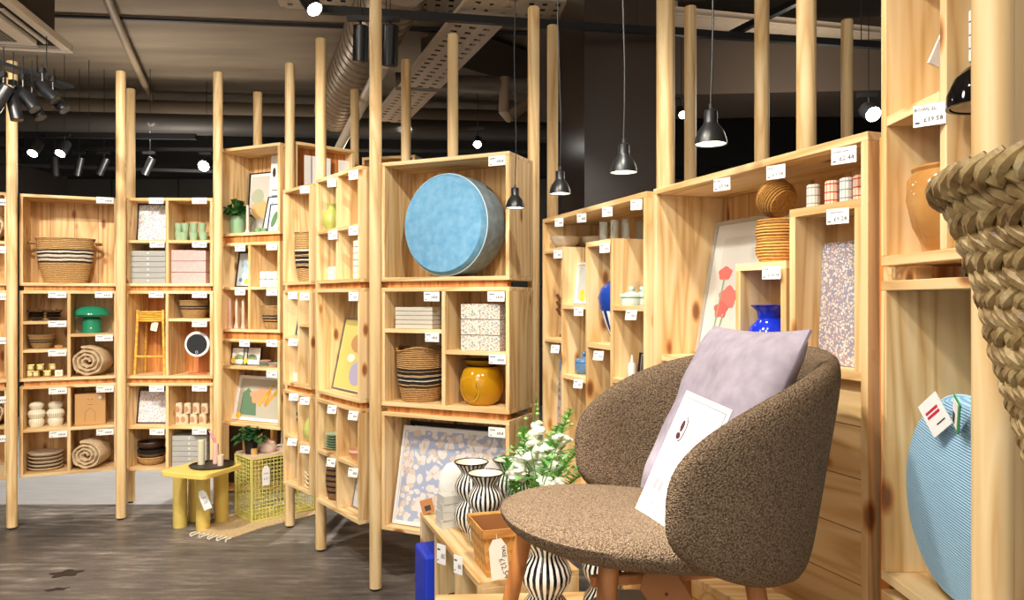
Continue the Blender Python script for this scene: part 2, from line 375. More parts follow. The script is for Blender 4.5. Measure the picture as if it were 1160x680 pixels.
def text_mesh(s, size, mat, parent, loc, rot=(R(90), 0, 0), name='lettering', align='CENTER'):
    cu = bpy.data.curves.new(name, 'FONT'); cu.body = s; cu.size = size; cu.extrude = .0002; cu.align_x = align; cu.resolution_u = 1
    o = bpy.data.objects.new(name, cu); COL.objects.link(o)
    dg = bpy.context.evaluated_depsgraph_get(); dg.update()
    me = bpy.data.meshes.new_from_object(o.evaluated_get(dg)); bpy.data.objects.remove(o)
    me.materials.clear(); me.materials.append(mat)
    n = bpy.data.objects.new(name, me); COL.objects.link(n); n.parent = parent; n.location = loc; n.rotation_euler = rot
    return n
_card = {}
def price(U, px, py, what, w=.085, h=.042, txt=None, tilt=0, rot=0, v=-.004):
    """price card clipped on a shelf edge; px,py its centre"""
    u = min(max(U.u(px, v), w * .5), U.L - w * .5); z = U.z(py, px, v)
    r = thing('price_card', 'white price card clipped on the shelf edge ' + what, 'price card', U.W(u, v, z), U.rz + rot, 'white price cards on the shelf edges', rx=tilt)
    key = (round(w, 3), round(h, 3))
    if key not in _card:
        a = MB().box(-w / 2, w / 2, -.0012, 0, -h / 2, h / 2)
        c = MB()
        c.box(-w * .42, -w * .1, -.0017, -.0013, h * .18, h * .26); c.box(-w * .42, -w * .3, -.0017, -.0013, -h * .36, -h * .3)
        if True:
            for k in range(4): c.box(w * (.02 + .1 * k), w * (.07 + .1 * k), -.0017, -.0013, -h * .2, h * (.0 + .06 * (k % 2)))
        _card[key] = (a.build('card', PAPER), c.build('printing', INK))
        for o in _card[key]: COL.objects.unlink(o)
    ca = _card[key][0].copy(); COL.objects.link(ca); ca.parent = r
    if txt:
        text_mesh(txt[1], min(h * .62, w * .74 / (len(txt[1]) * .56)), INK, r, (w * .12, -.0015, -h * .3))
        text_mesh(txt[0], min(h * .22, w * .8 / (len(txt[0]) * .7)), INK, r, (-w * .46, -.0015, h * .2), align='LEFT')
        MB().box(-w * .44, -w * .3, -.0017, -.0013, -h * .36, -h * .29).build('printing', INK, r)
    else:
        c = _card[key][1].copy(); COL.objects.link(c); c.parent = r
    return r

# ------------------------------------------------------------------ product builders
def ring_prof(r0, r1, h, t=.008, n=8, curve=0.0):
    out = [(r0 + (r1 - r0) * (i / n) + curve * math.sin(PI * i / n), h * i / n) for i in range(n + 1)]
    inn = [(max(r - t, .001), z) for (r, z) in reversed(out[1:])] + [(max(out[0][0] - t, .001), t), (0, t)]
    return [(0, 0)] + out + inn
def basket(loc, w, h, label, bands=(), bot=.75, handles=False, rz=0, cat='basket', curve=.01, group=None, mat=None, sy=1.0, wavy=0):
    r = thing('woven_basket', label, cat, loc, rz, group)
    m = mat or basket_mat(list(bands), h)
    R1 = w / 2; b = MB().lathe(ring_prof(R1 * bot, R1, h, .009, 14, curve), 40, sy=sy)
    if wavy:
        b.v = [(x, y, z + (wavy * math.sin(3 * math.atan2(y, x)) * (z / h) ** 2)) for (x, y, z) in b.v]
    b.build('body', m, r, smooth=True)
    rim = MB().tube([(R1 * math.cos(2 * PI * k / 40), sy * R1 * math.sin(2 * PI * k / 40), h + (wavy * math.sin(6 * PI * k / 40))) for k in range(40)], .006, 6, closed=True)
    rim.build('rim', m, r, smooth=True)
    if handles:
        for s_ in (-1, 1):
            pts = [(s_ * (R1 + .002 + .035 * math.sin(PI * i / 10)), (-.06 + .012 * i), h * .9) for i in range(11)]
            MB().tube(pts, .009, 7).build('handle', m, r, smooth=True)
    return r
def boxes(U, px0, px1, pyt, zb, n, mat, label, group, v=.1, dep=.16, gap=.0015, lid=False, knob=None):
    """stack of n boxes; each is its own thing"""
    u0, u1 = U.u(px0, v - dep / 2), U.u(px1, v - dep / 2); w = u1 - u0
    zt = U.z(pyt, (px0 + px1) / 2, v - dep / 2); h = (zt - zb) / n
    first = None
    names = ['bottom one', 'second from the bottom', 'third from the bottom', 'fourth from the bottom', 'fifth from the bottom', 'sixth from the bottom', 'seventh from the bottom', 'eighth from the bottom']
    for k in range(n):
        pos = 'topmost of its stack' if k == n - 1 else names[k] + ' of its stack'
        if first is None:
            r = thing('storage_box', '', 'box', U.W((u0 + u1) / 2, v, zb), U.rz, group)
            MB().box(-w / 2, w / 2, -dep / 2, dep / 2, 0, h * (.66 if lid else 1) - gap).build('body', mat, r, bevel=.002)
            if lid: MB().box(-w / 2 - .002, w / 2 + .002, -dep / 2 - .002, dep / 2 + .002, h * .66, h - gap).build('lid', mat, r, bevel=.002)
            if knob: MB().box(-.006, .006, -dep / 2 - .003, -dep / 2, h * .35, h * .7).build('clasp', knob, r)
            first = r
        else: r = copy_tree(first)
        r.location = U.W((u0 + u1) / 2, v, zb + k * h + .0005)
        r['label'] = label + ', ' + pos
def frame(U, px0, px1, pyt, zb, label, art, fmat, v=.1, tilt=8, mat_w=.02, fw=.008, deep=.014, name='framed_print', passe=PAPER, extra=None, group=None, glass=False, h=None, turn=0, cat='framed picture'):
    w = abs(U.u(px1, v) - U.u(px0, v)); c = (U.u(px0, v) + U.u(px1, v)) / 2
    zt = U.z(pyt, (px0 + px1) / 2, v); h = h or (zt - zb) / math.cos(R(tilt))
    r = thing(name, label, cat, U.W(c, v, zb + deep * math.sin(R(tilt)) + .001), U.rz + turn, group, rx=-R(tilt))
    f = MB(); f.box(-w / 2, w / 2, -.0, deep, 0, fw); f.box(-w / 2, w / 2, 0, deep, h - fw, h); f.box(-w / 2, -w / 2 + fw, 0, deep, fw, h - fw); f.box(w / 2 - fw, w / 2, 0, deep, fw, h - fw)
    f.build('frame', fmat, r)
    MB().box(-w / 2 + fw, w / 2 - fw, deep * .5, deep * .8, fw, h - fw).build('mount', passe, r)
    if art:
        MB().box(-w / 2 + fw + mat_w, w / 2 - fw - mat_w, deep * .4, deep * .5, fw + mat_w, h - fw - mat_w).build('print', art, r)
    if extra: extra(r, w, h, fw + mat_w, deep * .4)
    return r
def blob(r, pts, mat, y, name='printed_shape'):
    M = Matrix(((1, 0, 0, 0), (0, 0, 1, 0), (0, 1, 0, 0), (0, 0, 0, 1)))
    return MB().prism(pts, y - .0016, y - .0004, M).build(name, mat, r)
def ell(cx, cz, a, b, n=20, rot=0, wob=0):
    out = []
    for k in range(n):
        t = 2 * PI * k / n; q = 1 + wob * math.sin(5 * t)
        x, z = a * math.cos(t) * q, b * math.sin(t) * q
        out.append((cx + x * math.cos(rot) - z * math.sin(rot), cz + x * math.sin(rot) + z * math.cos(rot)))
    return out
def lathe_thing(loc, prof, mat, name, label, cat, part=None, group=None, n=28, rz=0):
    if part is None:
        o = MB().lathe(prof, n).build(name, mat, None, loc, (0, 0, rz), smooth=True); return tagit(o, label, cat, group)
def grid_cups(U, px0, px1, cols, rows, zb, h, mat, label, name, cat, group, v=.09, prof=None, stag=0, gap=.002, step_rows=None):
    u0, u1 = U.u(px0, v), U.u(px1, v); sp = (u1 - u0) / cols; r = sp * .47
    first = None
    words = ['leftmost', 'second from the left', 'third from the left', 'fourth from the left', 'fifth from the left']
    pr = prof(r, h) if prof else [(0, 0), (r * .72, 0), (r, h), (r * .88, h), (r * .65, h * .1), (0, h * .1)]
    for j in range(rows):
        nc = cols - (1 if (stag and j) else 0)
        for i in range(nc):
            u = u0 + sp * (i + .5 + (.5 if (stag and j) else 0))
            if first is None: first = MB().lathe(pr, 18).build(name, mat, None, (0, 0, 0), smooth=True); o = first
            else: o = first.copy(); COL.objects.link(o)
            o.location = U.W(u, v, zb + j * (h + gap) + .0005)
            tagit(o, '%s, %s in the %s row' % (label, words[i], 'upper' if j else 'lower'), cat, group)
def blanket(loc, r, L, label, rz):
    t = thing('rolled_blanket', label, 'blanket', loc, rz)
    FB = fabric('beige', (222, 198, 164), (196, 168, 132), 70, .5)
    # spiral roll, axis along local y
    pts = []
    n = 90; turns = 3.3
    for i in range(n + 1):
        a = i / n * turns * 2 * PI; q = .012 + (r - .012) * (i / n)
        pts.append((q * math.cos(a), q * math.sin(a) * .92))
    b = MB(); m = len(pts); th = (r / turns) * .42
    ys = [0, .012, L * .4, L * .8, L]
    rings = []
    for j, y in enumerate(ys):
        e = .0 if j else .006
        for (x, z) in pts:
            q = math.hypot(x, z) or 1; k = 1 - (.25 if j == len(ys) - 1 else 0)
            wv = .004 * math.sin(7 * math.atan2(z, x) + j)
            b.v.append(((x + (x / q) * (th + wv - e)) * k, y, (z + (z / q) * (th + wv - e)) * k + r * .92))
            b.v.append(((x - (x / q) * th * .55 + (x / q) * e) * k, y, (z - (z / q) * th * .55 + (z / q) * e) * k + r * .92))
    for j in range(len(ys) - 1):
        for i in range(m - 1):
            for s_ in (0, 1):
                a = (j * m + i) * 2 + s_; c = (j * m + i + 1) * 2 + s_; d = ((j + 1) * m + i + 1) * 2 + s_; e = ((j + 1) * m + i) * 2 + s_
                b.face((a, c, d, e) if s_ else (a, e, d, c))
    for i in range(m - 1):
        b.face((i * 2, i * 2 + 1, i * 2 + 3, i * 2 + 2))
    b.build('roll', FB, t, smooth=True)
    fr = MB()
    for k in range(16):
        a = random.random() * 6.28; q = r * random.uniform(.3, .75)
        p = Vector((q * math.cos(a), L, q * math.sin(a) * .9 + r * .95))
        fr.tube([p, p + Vector((random.uniform(-.01, .03), .02, .0)), p + Vector((random.uniform(0, .05), .035, -.02))], .003, 5)
    fr.build('fringe', FB, t)
    return t

# ================================================================== LEFT WALL OF SHELVES
A = Unit(-98, 4.42, 9, 4.62); B = Unit(22, 4.66, 133, 4.88); C = Unit(142, 4.86, 241, 4.86)
for i, (a, b) in enumerate(LV):
    wh = ['lowest', 'middle', 'topmost'][i]
    ya = [475, 375, 265][i]
    shelf_box(A, a, b, 'pine shelf box cut by the left edge of the picture, %s of its column' % wh, shelves=[(0, A.L, A.z(ya + 8, 5))])
B0 = B.u(78); C0 = C.u(189)
zB1, zB2, zB3, zB4, zB5 = B.z(364, 50), B.z(396, 50), B.z(378, 105), B.z(486, 50), B.z(483, 105)
shelf_box(B, *LV[2], 'undivided pine shelf box holding the widest handled seagrass basket')
shelf_box(B, *LV[1], 'pine shelf box in five cells holding the green mushroom lamp', divs=[(B0, LV[1][0] + T, LV[1][1] - T)], shelves=[(T / 2, B0, zB1), (T / 2, B0, zB2), (B0, B.L - T / 2, zB3)])
shelf_box(B, *LV[0], 'pine shelf box in four cells holding plates and the kraft box', divs=[(B0, LV[0][0] + T, LV[0][1] - T)], shelves=[(T / 2, B0, zB4), (B0, B.L - T / 2, zB5)])
zC1, zC2, zC3 = C.z(272, 165), C.z(361, 215), C.z(483, 165)
shelf_box(C, *LV[2], 'pine shelf box in four cells holding green cups and pink boxes', divs=[(C0, LV[2][0] + T, LV[2][1] - T)], shelves=[(T / 2, C0, zC1), (C0, C.L - T / 2, zC1)])
shelf_box(C, *LV[1], 'pine shelf box in three cells holding the nested stools and round mirror', divs=[(C0, LV[1][0] + T, LV[1][1] - T)], shelves=[(C0, C.L - T / 2, zC2)], back=WOR)
shelf_box(C, *LV[0], 'pine shelf box in four cells above floor behind the yellow table', divs=[(C0, LV[0][0] + T, LV[0][1] - T)], shelves=[(T / 2, C0, zC3), (C0, C.L - T / 2, zC3)])
# backs of this wall are joined by posts
def post(px, Z, label, r=.03, top=2.9):
    p = pix(px, 0, Z)
    t = thing('wooden_post', label, 'post', (p.x, p.y, 0), 0, 'round pine posts holding the shelf boxes')
    MB().lathe([(r * .55, 0), (r * .55, .012)], 20, caps=True).build('foot_pad', BLKMAT, t, smooth=True)
    MB().lathe([(r, .0125), (r, top - .004), (r - .004, top)], 24, caps=True).build('pole', WPOST, t, smooth=True)
    return t
post(13.5, 4.6, 'round pine post between the left-edge boxes and the wide-basket box')
post(137, 4.8, 'round pine post between the wide-basket box and the green cup box')
post(148, 5.2, 'round pine post standing just behind the left side of the green cup box')
post(247, 4.82, 'round pine post between the pink box column and the potted plant column')
post(292, 5.28, 'round pine post standing behind the potted plant box')
post(328.5, 4.64, 'round pine post behind the narrow column with the striped basket')
post(363.5, 4.2, 'round pine post between the narrow column and the green vase column')
post(402, 5.22, 'round pine post far behind the green vase column')
post(425.5, 3.63, 'full height round pine post beside the blue pouf box, on its left')
post(460, 4.57, 'shorter-looking round pine post rising behind the left part of the blue pouf box')
post(513, 4.13, 'round pine post rising behind the middle of the blue pouf box')
post(604.5, 3.75, 'full height round pine post right of the blue pouf box')
post(626, 4.0, 'round pine post beside the dark column behind the small pendant lamp')
post(754, 2.93, 'thick round pine post left of the largest pendant lamp', r=.036)
post(782, 3.74, 'round pine post in the row behind, seen left of the largest pendant lamp')
post(863, 3.1, 'round pine post rising right of the largest pendant lamp')
post(913.5, 2.32, 'thick round pine post rising behind the plaid rolls')
post(959.5, 3.92, 'round pine post with a spotlight glare beside it')
post(1124.5, 1.05, 'nearest round pine post in front of the corduroy pouf', r=.0262)

# --- contents of A
fb = fabric('cream', (226, 204, 172), (200, 174, 140), 60, .5)
zA = [A.z(273, 5), A.z(383, 5), A.z(483, 5)]
blanket(A.at(-4, .02, zA[0] + .0), .095, .2, 'rolled beige blanket cut by the left edge, upper one', A.rz)
blanket(A.at(-4, .02, zA[2] + .0), .085, .2, 'rolled beige blanket cut by the left edge, lower one', A.rz)
boxes(A, -20, 7, 528, LV[0][0] + T, 1, plain((188, 168, 130), .7), 'low beige box cut by the left edge', None)
price(A, 3, 229, 'over the upper blanket at the left edge'); price(A, 3, 283, 'under the upper blanket at the left edge'); price(A, 3, 336, 'second down at the left edge')
price(A, 3, 386, 'third down at the left edge'); price(A, 2, 453, 'over the lower blanket at the left edge'); price(A, 3, 497, 'under the lower blanket at the left edge')
# --- contents of B
v = .14
wB = B.u(108, v) - B.u(37, v)
basket(B.at(72, .133, LV[2][0] + T + .001), wB * .95, .29, 'large seagrass basket with side handles and black and white bands', [(.46, .5, 'k'), (.5, .55, 'w'), (.55, .585, 'k'), (.585, .64, 'w'), (.64, .68, 'k'), (.68, .72, 'w'), (.72, .755, 'k')][0:7],   .72, True, B.rz, sy=.62)
dm = plain((34, 24, 20), .25, name='dark_lacquer'); 
for (px, wh) in ((37, 'left'), (61, 'right')):
    t = thing('woven_bowl_stack', 'stack of dark glossy twisted leaf bowls, %s of two' % wh, 'bowl', B.at(px, .12, zB1), B.rz)
    for k in range(3):
        MB().lathe([(0, 0), (.03, 0), (.055, .026), (.051, .027), (.029, .005), (0, .005)], 14).build('bowl', dm, t, (0, 0, .0005 + k * .016), (0, 0, k), smooth=True)
    MB().tube([(.055 * math.cos(a / 3), .05 * math.sin(a / 3), .065 + .006 * math.sin(a * 2)) for a in range(19)], .004, 5, closed=True).build('rim', plain((90, 60, 40), .4), t, smooth=True)
basket(B.at(46, .12, zB2), .15, .085, 'small shallow seagrass bowl with dark bands under the dark bowls', [(.45, .55, 'k'), (.62, .7, 'k')], .62, False, 0, curve=.006)
tagit(MB().prism([(-.02, -.01), (.025, -.008), (.022, .01), (-.018, .012)], 0, .02).build('wooden_scoop', plain((176, 124, 70)), None, B.at(66, .1, zB2), (0, 0, .4)), 'small light wooden scoop lying beside the small banded bowl', 'scoop')
gm = plain((178, 148, 70), .3, .6, name='brass'); cr = plain((226, 214, 170), .4)
gx = [28, 40, 53, 68]; 
for j, xs in enumerate(([28, 41, 54, 67], [35, 46, 60])):
    for i, px in enumerate(xs):
        t = thing('candle_box', 'small %s tealight cube, %s in the %s row' % ('white' if (j == 0 and i == 3) else 'gold and cream', ['first', 'second', 'third', 'fourth'][i], ['lower', 'upper'][j]), 'candle', B.at(px, .1, LV[1][0] + T + .0005 + j * .042), B.rz, 'small tealight cubes on the lower left shelf')
        MB().box(-.022, .022, -.02, .02, 0, .04).build('cube', WHITE if (j == 0 and i == 3) else gm, t, bevel=.003)
        MB().box(-.012, .012, -.0215, -.0195, .008, .032).build('front_label', cr, t)
# mushroom lamp
t = thing('mushroom_lamp', 'glossy green mushroom table lamp with domed shade', 'lamp', B.at(101, .13, zB3), B.rz)
gr = plain((38, 140, 104), .12, name='green_gloss')
MB().lathe([(0, 0), (.056, 0), (.058, .012), (.056, .09), (.04, .105), (0, .107)], 28).build('base', gr, t, smooth=True)
MB().lathe([(0, .105), (.09, .106), (.106, .12), (.1, .145), (.075, .166), (.035, .177), (0, .179)], 32).build('lamp_shade', gr, t, smooth=True)
MB().box(-.004, .004, -.0595, -.056, .03, .036).build('switch', WHITE, t)
MB().box(-.105, .105, .115, .12, 0, .175).build('back_card', plain((204, 176, 140)), t)
blanket(B.at(98, .01, LV[1][0] + T), .1, .21, 'rolled beige fringed blanket below the green lamp', B.rz - .25)
blanket(B.at(100, .01, LV[0][0] + T), .098, .22, 'rolled beige fringed blanket at the bottom right below the kraft box', B.rz - .3)
# ribbed glass lanterns
for px, wh in ((36.5, 'left'), (63, 'right')):
    p = [(0, 0), (.042, 0), (.05, .02), (.052, .04), (.044, .052), (.056, .07), (.06, .085), (.05, .104), (.036, .11), (.046, .124), (.048, .14), (.036, .155), (.012, .16), (0, .16)]
    m = angstripe('pearl_' + wh, (214, 204, 180), (240, 234, 214), 26, .2)
    tagit(MB().lathe(p, 36).build('bubble_lantern', m, None, B.at(px, .12, zB4), smooth=True), 'cream ribbed three tier bubble vase, %s one of two' % wh, 'vase', 'cream bubble vases')
for k in range(5):
    tagit(MB().lathe([(0, 0), (.075, 0), (.098, .014), (.1, .02), (.094, .019), (.07, .006), (0, .006)], 32).build('dinner_plate', plain((222, 204, 180), .35), None, B.at(48, .14, LV[0][0] + T + .0005 + k * .0235), smooth=True),
          'cream stoneware plate in the bottom left cell, %s of five' % ['bottom', 'second from the bottom', 'middle', 'second from the top', 'top'][k], 'plate', 'stack of cream plates')
# kraft box
w = B.u(121, .06) - B.u(86, .06); h = B.z(446, 103, .06) - zB5
t = thing('kraft_box', 'plain brown kraft cardboard box with small line drawing', 'box', B.at(103.5, .13, zB5), B.rz)
kr = plain((202, 156, 100), .8, name='kraft')
MB().box(-w / 2, w / 2, -.07, .07, 0, h).build('carton', kr, t, bevel=.003)
d = MB(); d.box(-.014, -.008, -.0715, -.0702, h * .8, h * .83); d.box(.008, .014, -.0715, -.0702, h * .8, h * .83); d.box(-.003, .003, -.0715, -.0702, h * .78, h * .79); d.box(-.018, .018, -.0715, -.0702, h * .64, h * .65)
for s_ in (-1, 1): d.tube([(s_ * .03, -.0708, h * .1), (s_ * .03, -.0708, h * .4), (0, -.0708, h * .55)], .0008, 4)
d.build('line_drawing', plain((130, 92, 56)), t)
MB().lathe([(0, 0), (.012, 0), (.012, .001), (0, .001)], 16).build('round_sticker', plain((232, 226, 210)), t, (w * .32, -.0702, h * .86), (R(90), 0, 0))
for (px, py, s_) in ((119, 227, 'over the large handled basket'), (65, 334, 'over the dark leaf bowls'), (117.5, 334, 'over the green mushroom lamp'), (65, 367, 'over the small banded bowl'), (118, 383, 'over the blanket below the green lamp'), (65, 400, 'over the tealight cubes'),
                     (65.5, 443, 'over the cream bubble vases'), (119, 441, 'over the brown kraft box'), (66, 492, 'over the stack of plates'), (119, 489.5, 'over the bottom right blanket'), (119, 227, '')):
    if s_: price(B, px, py, s_, .1, .04)
# --- contents of C
fl1 = floral('blue_pink', (226, 230, 234), [(150, 186, 220), (226, 150, 160), (170, 196, 170)], 60)
fl2 = floral('pastel', (228, 226, 232), [(160, 170, 210), (230, 170, 150), (170, 190, 180)], 70)
frame(C, 147, 187, 231, zC1, 'small flower-pattern print in black frame, above the grey boxes', fl1, BLKMAT, .1, 6, .0, .006)
frame(C, 146, 187, 443, zC3, 'small flower-pattern print in black frame, above the dark baskets', fl2, BLKMAT, .1, 10, .0, .006)
for z_, px_, py_ in ((zC1, 180, 264), (zC3, 180, 476)):
    pass
grid_cups(C, 192, 236, 4, 1, zC1, .058, plain((158, 186, 150), .35), 'small sage green ribbed cup', 'green_cup', 'cup', 'sage green cups')
grid_cups(C, 196, 234, 4, 1, zC1 + .06, .058, plain((158, 186, 150), .35), 'small sage green ribbed cup stacked on top', 'green_cup', 'cup', 'sage green cups')
boxes(C, 144, 183, 284, LV[2][0] + T, 6, GREY, 'flat grey box below the upper flower print', 'grey storage boxes in the upper cell', .13, .2, .002, knob=plain((220, 220, 216)))
boxes(C, 194, 233, 283, LV[2][0] + T, 3, fabric('pink', (226, 186, 180), (214, 170, 166), 40, .0), 'pale pink storage box', 'pink storage boxes', .13, .2, .003)
boxes(C, 195, 234, 494, LV[0][0] + T, 6, GREY, 'flat grey storage box below the glasses', 'grey storage boxes in the lower cell', .13, .2, .002, knob=plain((220, 220, 216)))
ym = wood('x', (246, 200, 96), (236, 180, 70), (206, 150, 50), knots=False, name='honey_bamboo')
t = thing('nesting_stool', 'honey coloured wooden stool with round stacked tops and thin legs', 'stool', C.at(165.5, .13, LV[1][0] + T), 0)
for k in range(5): MB().lathe([(0, 0), (.098, 0), (.104, .006), (.098, .013), (0, .013)], 28).build('seat', ym, t, (0, 0, .35 + .0145 * k), smooth=True)
for sx in (-1, 1):
    for sy in (-1, 1): MB().tube([(sx * .1, sy * .07, 0), (sx * .085, sy * .06, .36), (sx * .085, sy * .06, .43)], .009, 8).build('leg', ym, t, smooth=True)
MB().tube([(-.095, -.068, .12), (.095, -.068, .12)], .007, 6).build('rung', ym, t)
hang = MB().box(-.022, .022, -.001, .001, 0, .06).build('hang_tag', plain((238, 228, 206)), t, (.03, -.08, .29), (0, R(12), 0))
basket(C.at(220, .13, zC2), .18, .115, 'small seagrass basket with dark bands above the round mirror', [(.5, .58, 'k'), (.64, .72, 'k')], .72, False)
t = thing('vanity_mirror', 'round white rimmed vanity mirror on a stand', 'mirror', C.at(224, .1, LV[1][0] + T), 0)
M = Matrix.Rotation(R(90), 4, 'X')
MB().lathe([(0, 0), (.082, 0), (.085, .008), (.082, .014), (0, .014)], 36, M=M).build('rim', WHITE, t, (0, 0, .2), smooth=True)
MB().lathe([(0, .0145), (.068, .0145), (.068, .016), (0, .016)], 36, M=M).build('mirror_glass', plain((26, 28, 30), .08), t, (0, 0, .2))
MB().tube([(0, -.01, .118), (0, 0, .01)], .008, 8).build('stand', plain((204, 120, 84), .4), t)
MB().lathe([(0, 0), (.06, 0), (.06, .01), (0, .012)], 24).build('base', plain((204, 120, 84), .4), t)
MB().lathe([(.007, 0), (.009, 0), (.009, .001), (.007, .001)], 16, M=M).build('touch_switch', WHITE, t, (0, -.0165, .148))
pg = lambda r, h: [(0, 0), (r * .86, 0), (r * .9, h * .5), (r * .8, h), (r * .72, h), (r * .8, h * .1), (0, h * .1)]
gb = plain((214, 190, 160), .25)
def glass_row(zb, px0, px1, wh):
    v = .1; n = 4; sp = (C.u(px1, v) - C.u(px0, v)) / n
    for i in range(n):
        t = thing('glass_jar', 'clear glass candle jar with tan oval label, %s in the %s row' % (['leftmost', 'second', 'third', 'rightmost'][i], wh), 'jar', C.W(C.u(px0, v) + sp * (i + .5), v, zb), 0, 'glass jars above the grey boxes')
        MB().lathe(pg(sp * .47, .068), 18).build('jar', plain((226, 208, 178), .1), t, smooth=True)
        blob(t, ell(0, .032, .014, .02), plain((190, 140, 108)), -sp * .47, 'oval_label')
glass_row(zC3, 194, 235, 'lower'); glass_row(zC3 + .07, 198, 237, 'upper')
for k in range(3):
    basket(C.at(169.5, .13, LV[0][0] + T + .001 + k * .05), .165, .047, 'small brown woven bowl in the bottom cell, %s of a nest of three' % ['bottom', 'middle', 'top'][k], [(.7, .9, 'k')] if k == 1 else [], .7, group='nest of brown bowls', mat=[SEA, basket_mat([(.3, .9, 'k')], .075), plain((60, 36, 22), .5)][k], wavy=0)
for (px, py, s_) in ((177, 227.5, 'over the blue and pink flower print'), (226, 227.5, 'over the green cups'), (178, 277, 'over the upper grey boxes'), (226, 277, 'over the pink boxes'), (177, 334, 'over the honey stool'), (226, 334, 'over the small basket above the mirror'), (226, 367, 'over the round mirror'),
                     (177.5, 440.5, 'over the lower flower print'), (226, 440, 'over the glass jars'), (178, 489.5, 'over the nest of brown bowls'), (226, 489, 'over the lower grey boxes')):
    price(C, px, py, s_, .096, .04)

# ================================================================== D column
D_ = Unit(247.5, 4.95, 317, 4.72); U = D_
DL = [(.59, 1.163), (1.21, 1.796), (1.842, 2.425)]
d0 = U.u(282); zD1 = U.z(325, 282); zD2 = U.z(416, 285)
shelf_box(U, *DL[2], 'raised pine shelf box holding the potted plant and posters', name='shelf_box')
shelf_box(U, *DL[1], 'pine shelf box in four cells holding pink candles and white tins', divs=[(d0, DL[1][0] + T, DL[1][1] - T)], shelves=[(T / 2, d0, zD1), (d0, U.L - T / 2, zD1)])
shelf_box(U, *DL[0], 'pine shelf box in two levels holding the large abstract print', shelves=[(T / 2, U.L - T / 2, zD2)])
z0 = DL[2][0] + T
# potted plant
leafm = plain((44, 92, 40), .5, name='leaf'); 
def leafy(t, n, base_r, hh, spread, mat, ls=.05, seed=1, name='foliage', droop=.4):
    rnd = random.Random(seed); b = MB()
    for k in range(n):
        a = rnd.random() * 2 * PI; el = rnd.uniform(.1, 1.3); L = spread * rnd.uniform(.5, 1)
        p = Vector((base_r * math.cos(a) * .3, base_r * math.sin(a) * .3, hh * rnd.uniform(.0, .7)))
        d = Vector((math.cos(a) * math.cos(el), math.sin(a) * math.cos(el), math.sin(el))); q = p + d * L
        b.tube([p, p + d * L * .5, q], .0018, 4)
        s_ = Vector((-math.sin(a), math.cos(a), rnd.uniform(-.3, .3))) * ls * .42; e = q + d * ls - Vector((0, 0, droop * ls))
        m_ = q + d * ls * .5; up = Vector((0, 0, ls * .12))
        i0 = len(b.v); b.v += [tuple(q), tuple(m_ + s_ + up), tuple(e), tuple(m_ - s_ + up), tuple(m_)]
        b.face((i0, i0 + 1, i0 + 4)); b.face((i0 + 1, i0 + 2, i0 + 4)); b.face((i0 + 4, i0 + 2, i0 + 3)); b.face((i0, i0 + 4, i0 + 3))
    return b.build(name, mat, t)
t = thing('potted_plant', 'small leafy green plant in a ribbed sage green pot', 'plant', U.at(269, .08, z0), 0)
MB().lathe([(0, 0), (.046, 0), (.049, .004), (.049, .12), (.043, .12), (.043, .1), (0, .1)], 28).build('pot', plain((142, 178, 140), .4), t, smooth=True)
leafy(t, 60, .02, .07, .05, leafm, .07, 3).location = (0, 0, .1)
t = thing('candle_holder', 'pale beige taper candle in a cone holder beside the potted plant', 'candle', U.at(280.5, .06, z0), 0)
MB().lathe([(0, 0), (.022, 0), (.008, .035), (0, .036)], 20).build('holder', plain((214, 196, 176), .4), t, smooth=True)
MB().lathe([(0, .036), (.01, .036), (.009, .185), (0, .19)], 16).build('taper', plain((222, 206, 184), .5), t, smooth=True)
def art_sun(r, w, h, m, y):
    blob(r, ell(0, h * .42, w * .34, h * .16), plain((226, 180, 120)), y); blob(r, ell(-w * .1, h * .62, w * .26, h * .12), plain((176, 184, 160)), y - .0004)
frame(U, 279, 305, 195, z0, 'tall black framed sage and orange print behind the plant', plain((208, 206, 196)), BLKMAT, .215, 4, .02, .007, extra=art_sun)
frame(U, 296, 309, 222, z0, 'blue patterned narrow print leaning in the plant box', floral('tiny_blue', (220, 232, 240), [(90, 150, 200)], 90), BLKMAT, .1, 14, .008, .005)
def art_leaf(r, w, h, m, y): blob(r, ell(0, h * .45, w * .22, h * .3, rot=-.3), plain((92, 130, 90)), y)
frame(U, 302, 315, 231, z0, 'small black framed print of one green leaf', PAPER, BLKMAT, .05, 10, .008, .005, extra=art_leaf)
def poster(U, px0, px1, pyt, zb, label, v, tilt=3, deco=True, sil=True):
    w = U.u(px1, v) - U.u(px0, v); h = U.z(pyt, (px0 + px1) / 2, v) - zb
    r = thing('poster_board', label, 'poster', U.W((U.u(px0, v) + U.u(px1, v)) / 2, v, zb + .001), U.rz, None, rx=-R(tilt))
    MB().box(-w / 2, w / 2, 0, .004, 0, h).build('board', PAPER, r)
    if deco:
        if sil: blob(r, ell(-w * .1, h * .78, w * .16, h * .06), INK, 0, 'oval_emblem')
        for k in range(5): MB().box(-w * .3, w * .3, -.0012, -.0004, h * (.55 - .07 * k), h * (.56 - .07 * k)).build('printed_line', INK, r)
    return r
poster(U, 304, 314.5, 175, z0 + .2 * 0, 'tall white poster board standing right in the plant box', .185, deco=True)
grid_cups(U, 289, 303, 2, 1, z0, .03, plain((120, 160, 118), .3), 'small green ribbed tealight bowl', 'tealight_bowl', 'bowl', 'green tealight bowls', v=.07)
z1 = zD1
def art_flower(r, w, h, m, y):
    blob(r, ell(-w * .02, h * .55, w * .2, h * .16, wob=.3), plain((170, 200, 226)), y); blob(r, ell(w * .15, h * .16, w * .13, w * .13), plain((240, 200, 60)), y - .001)
    blob(r, ell(-w * .22, h * .2, w * .1, h * .06), plain((120, 150, 200)), y - .0005)
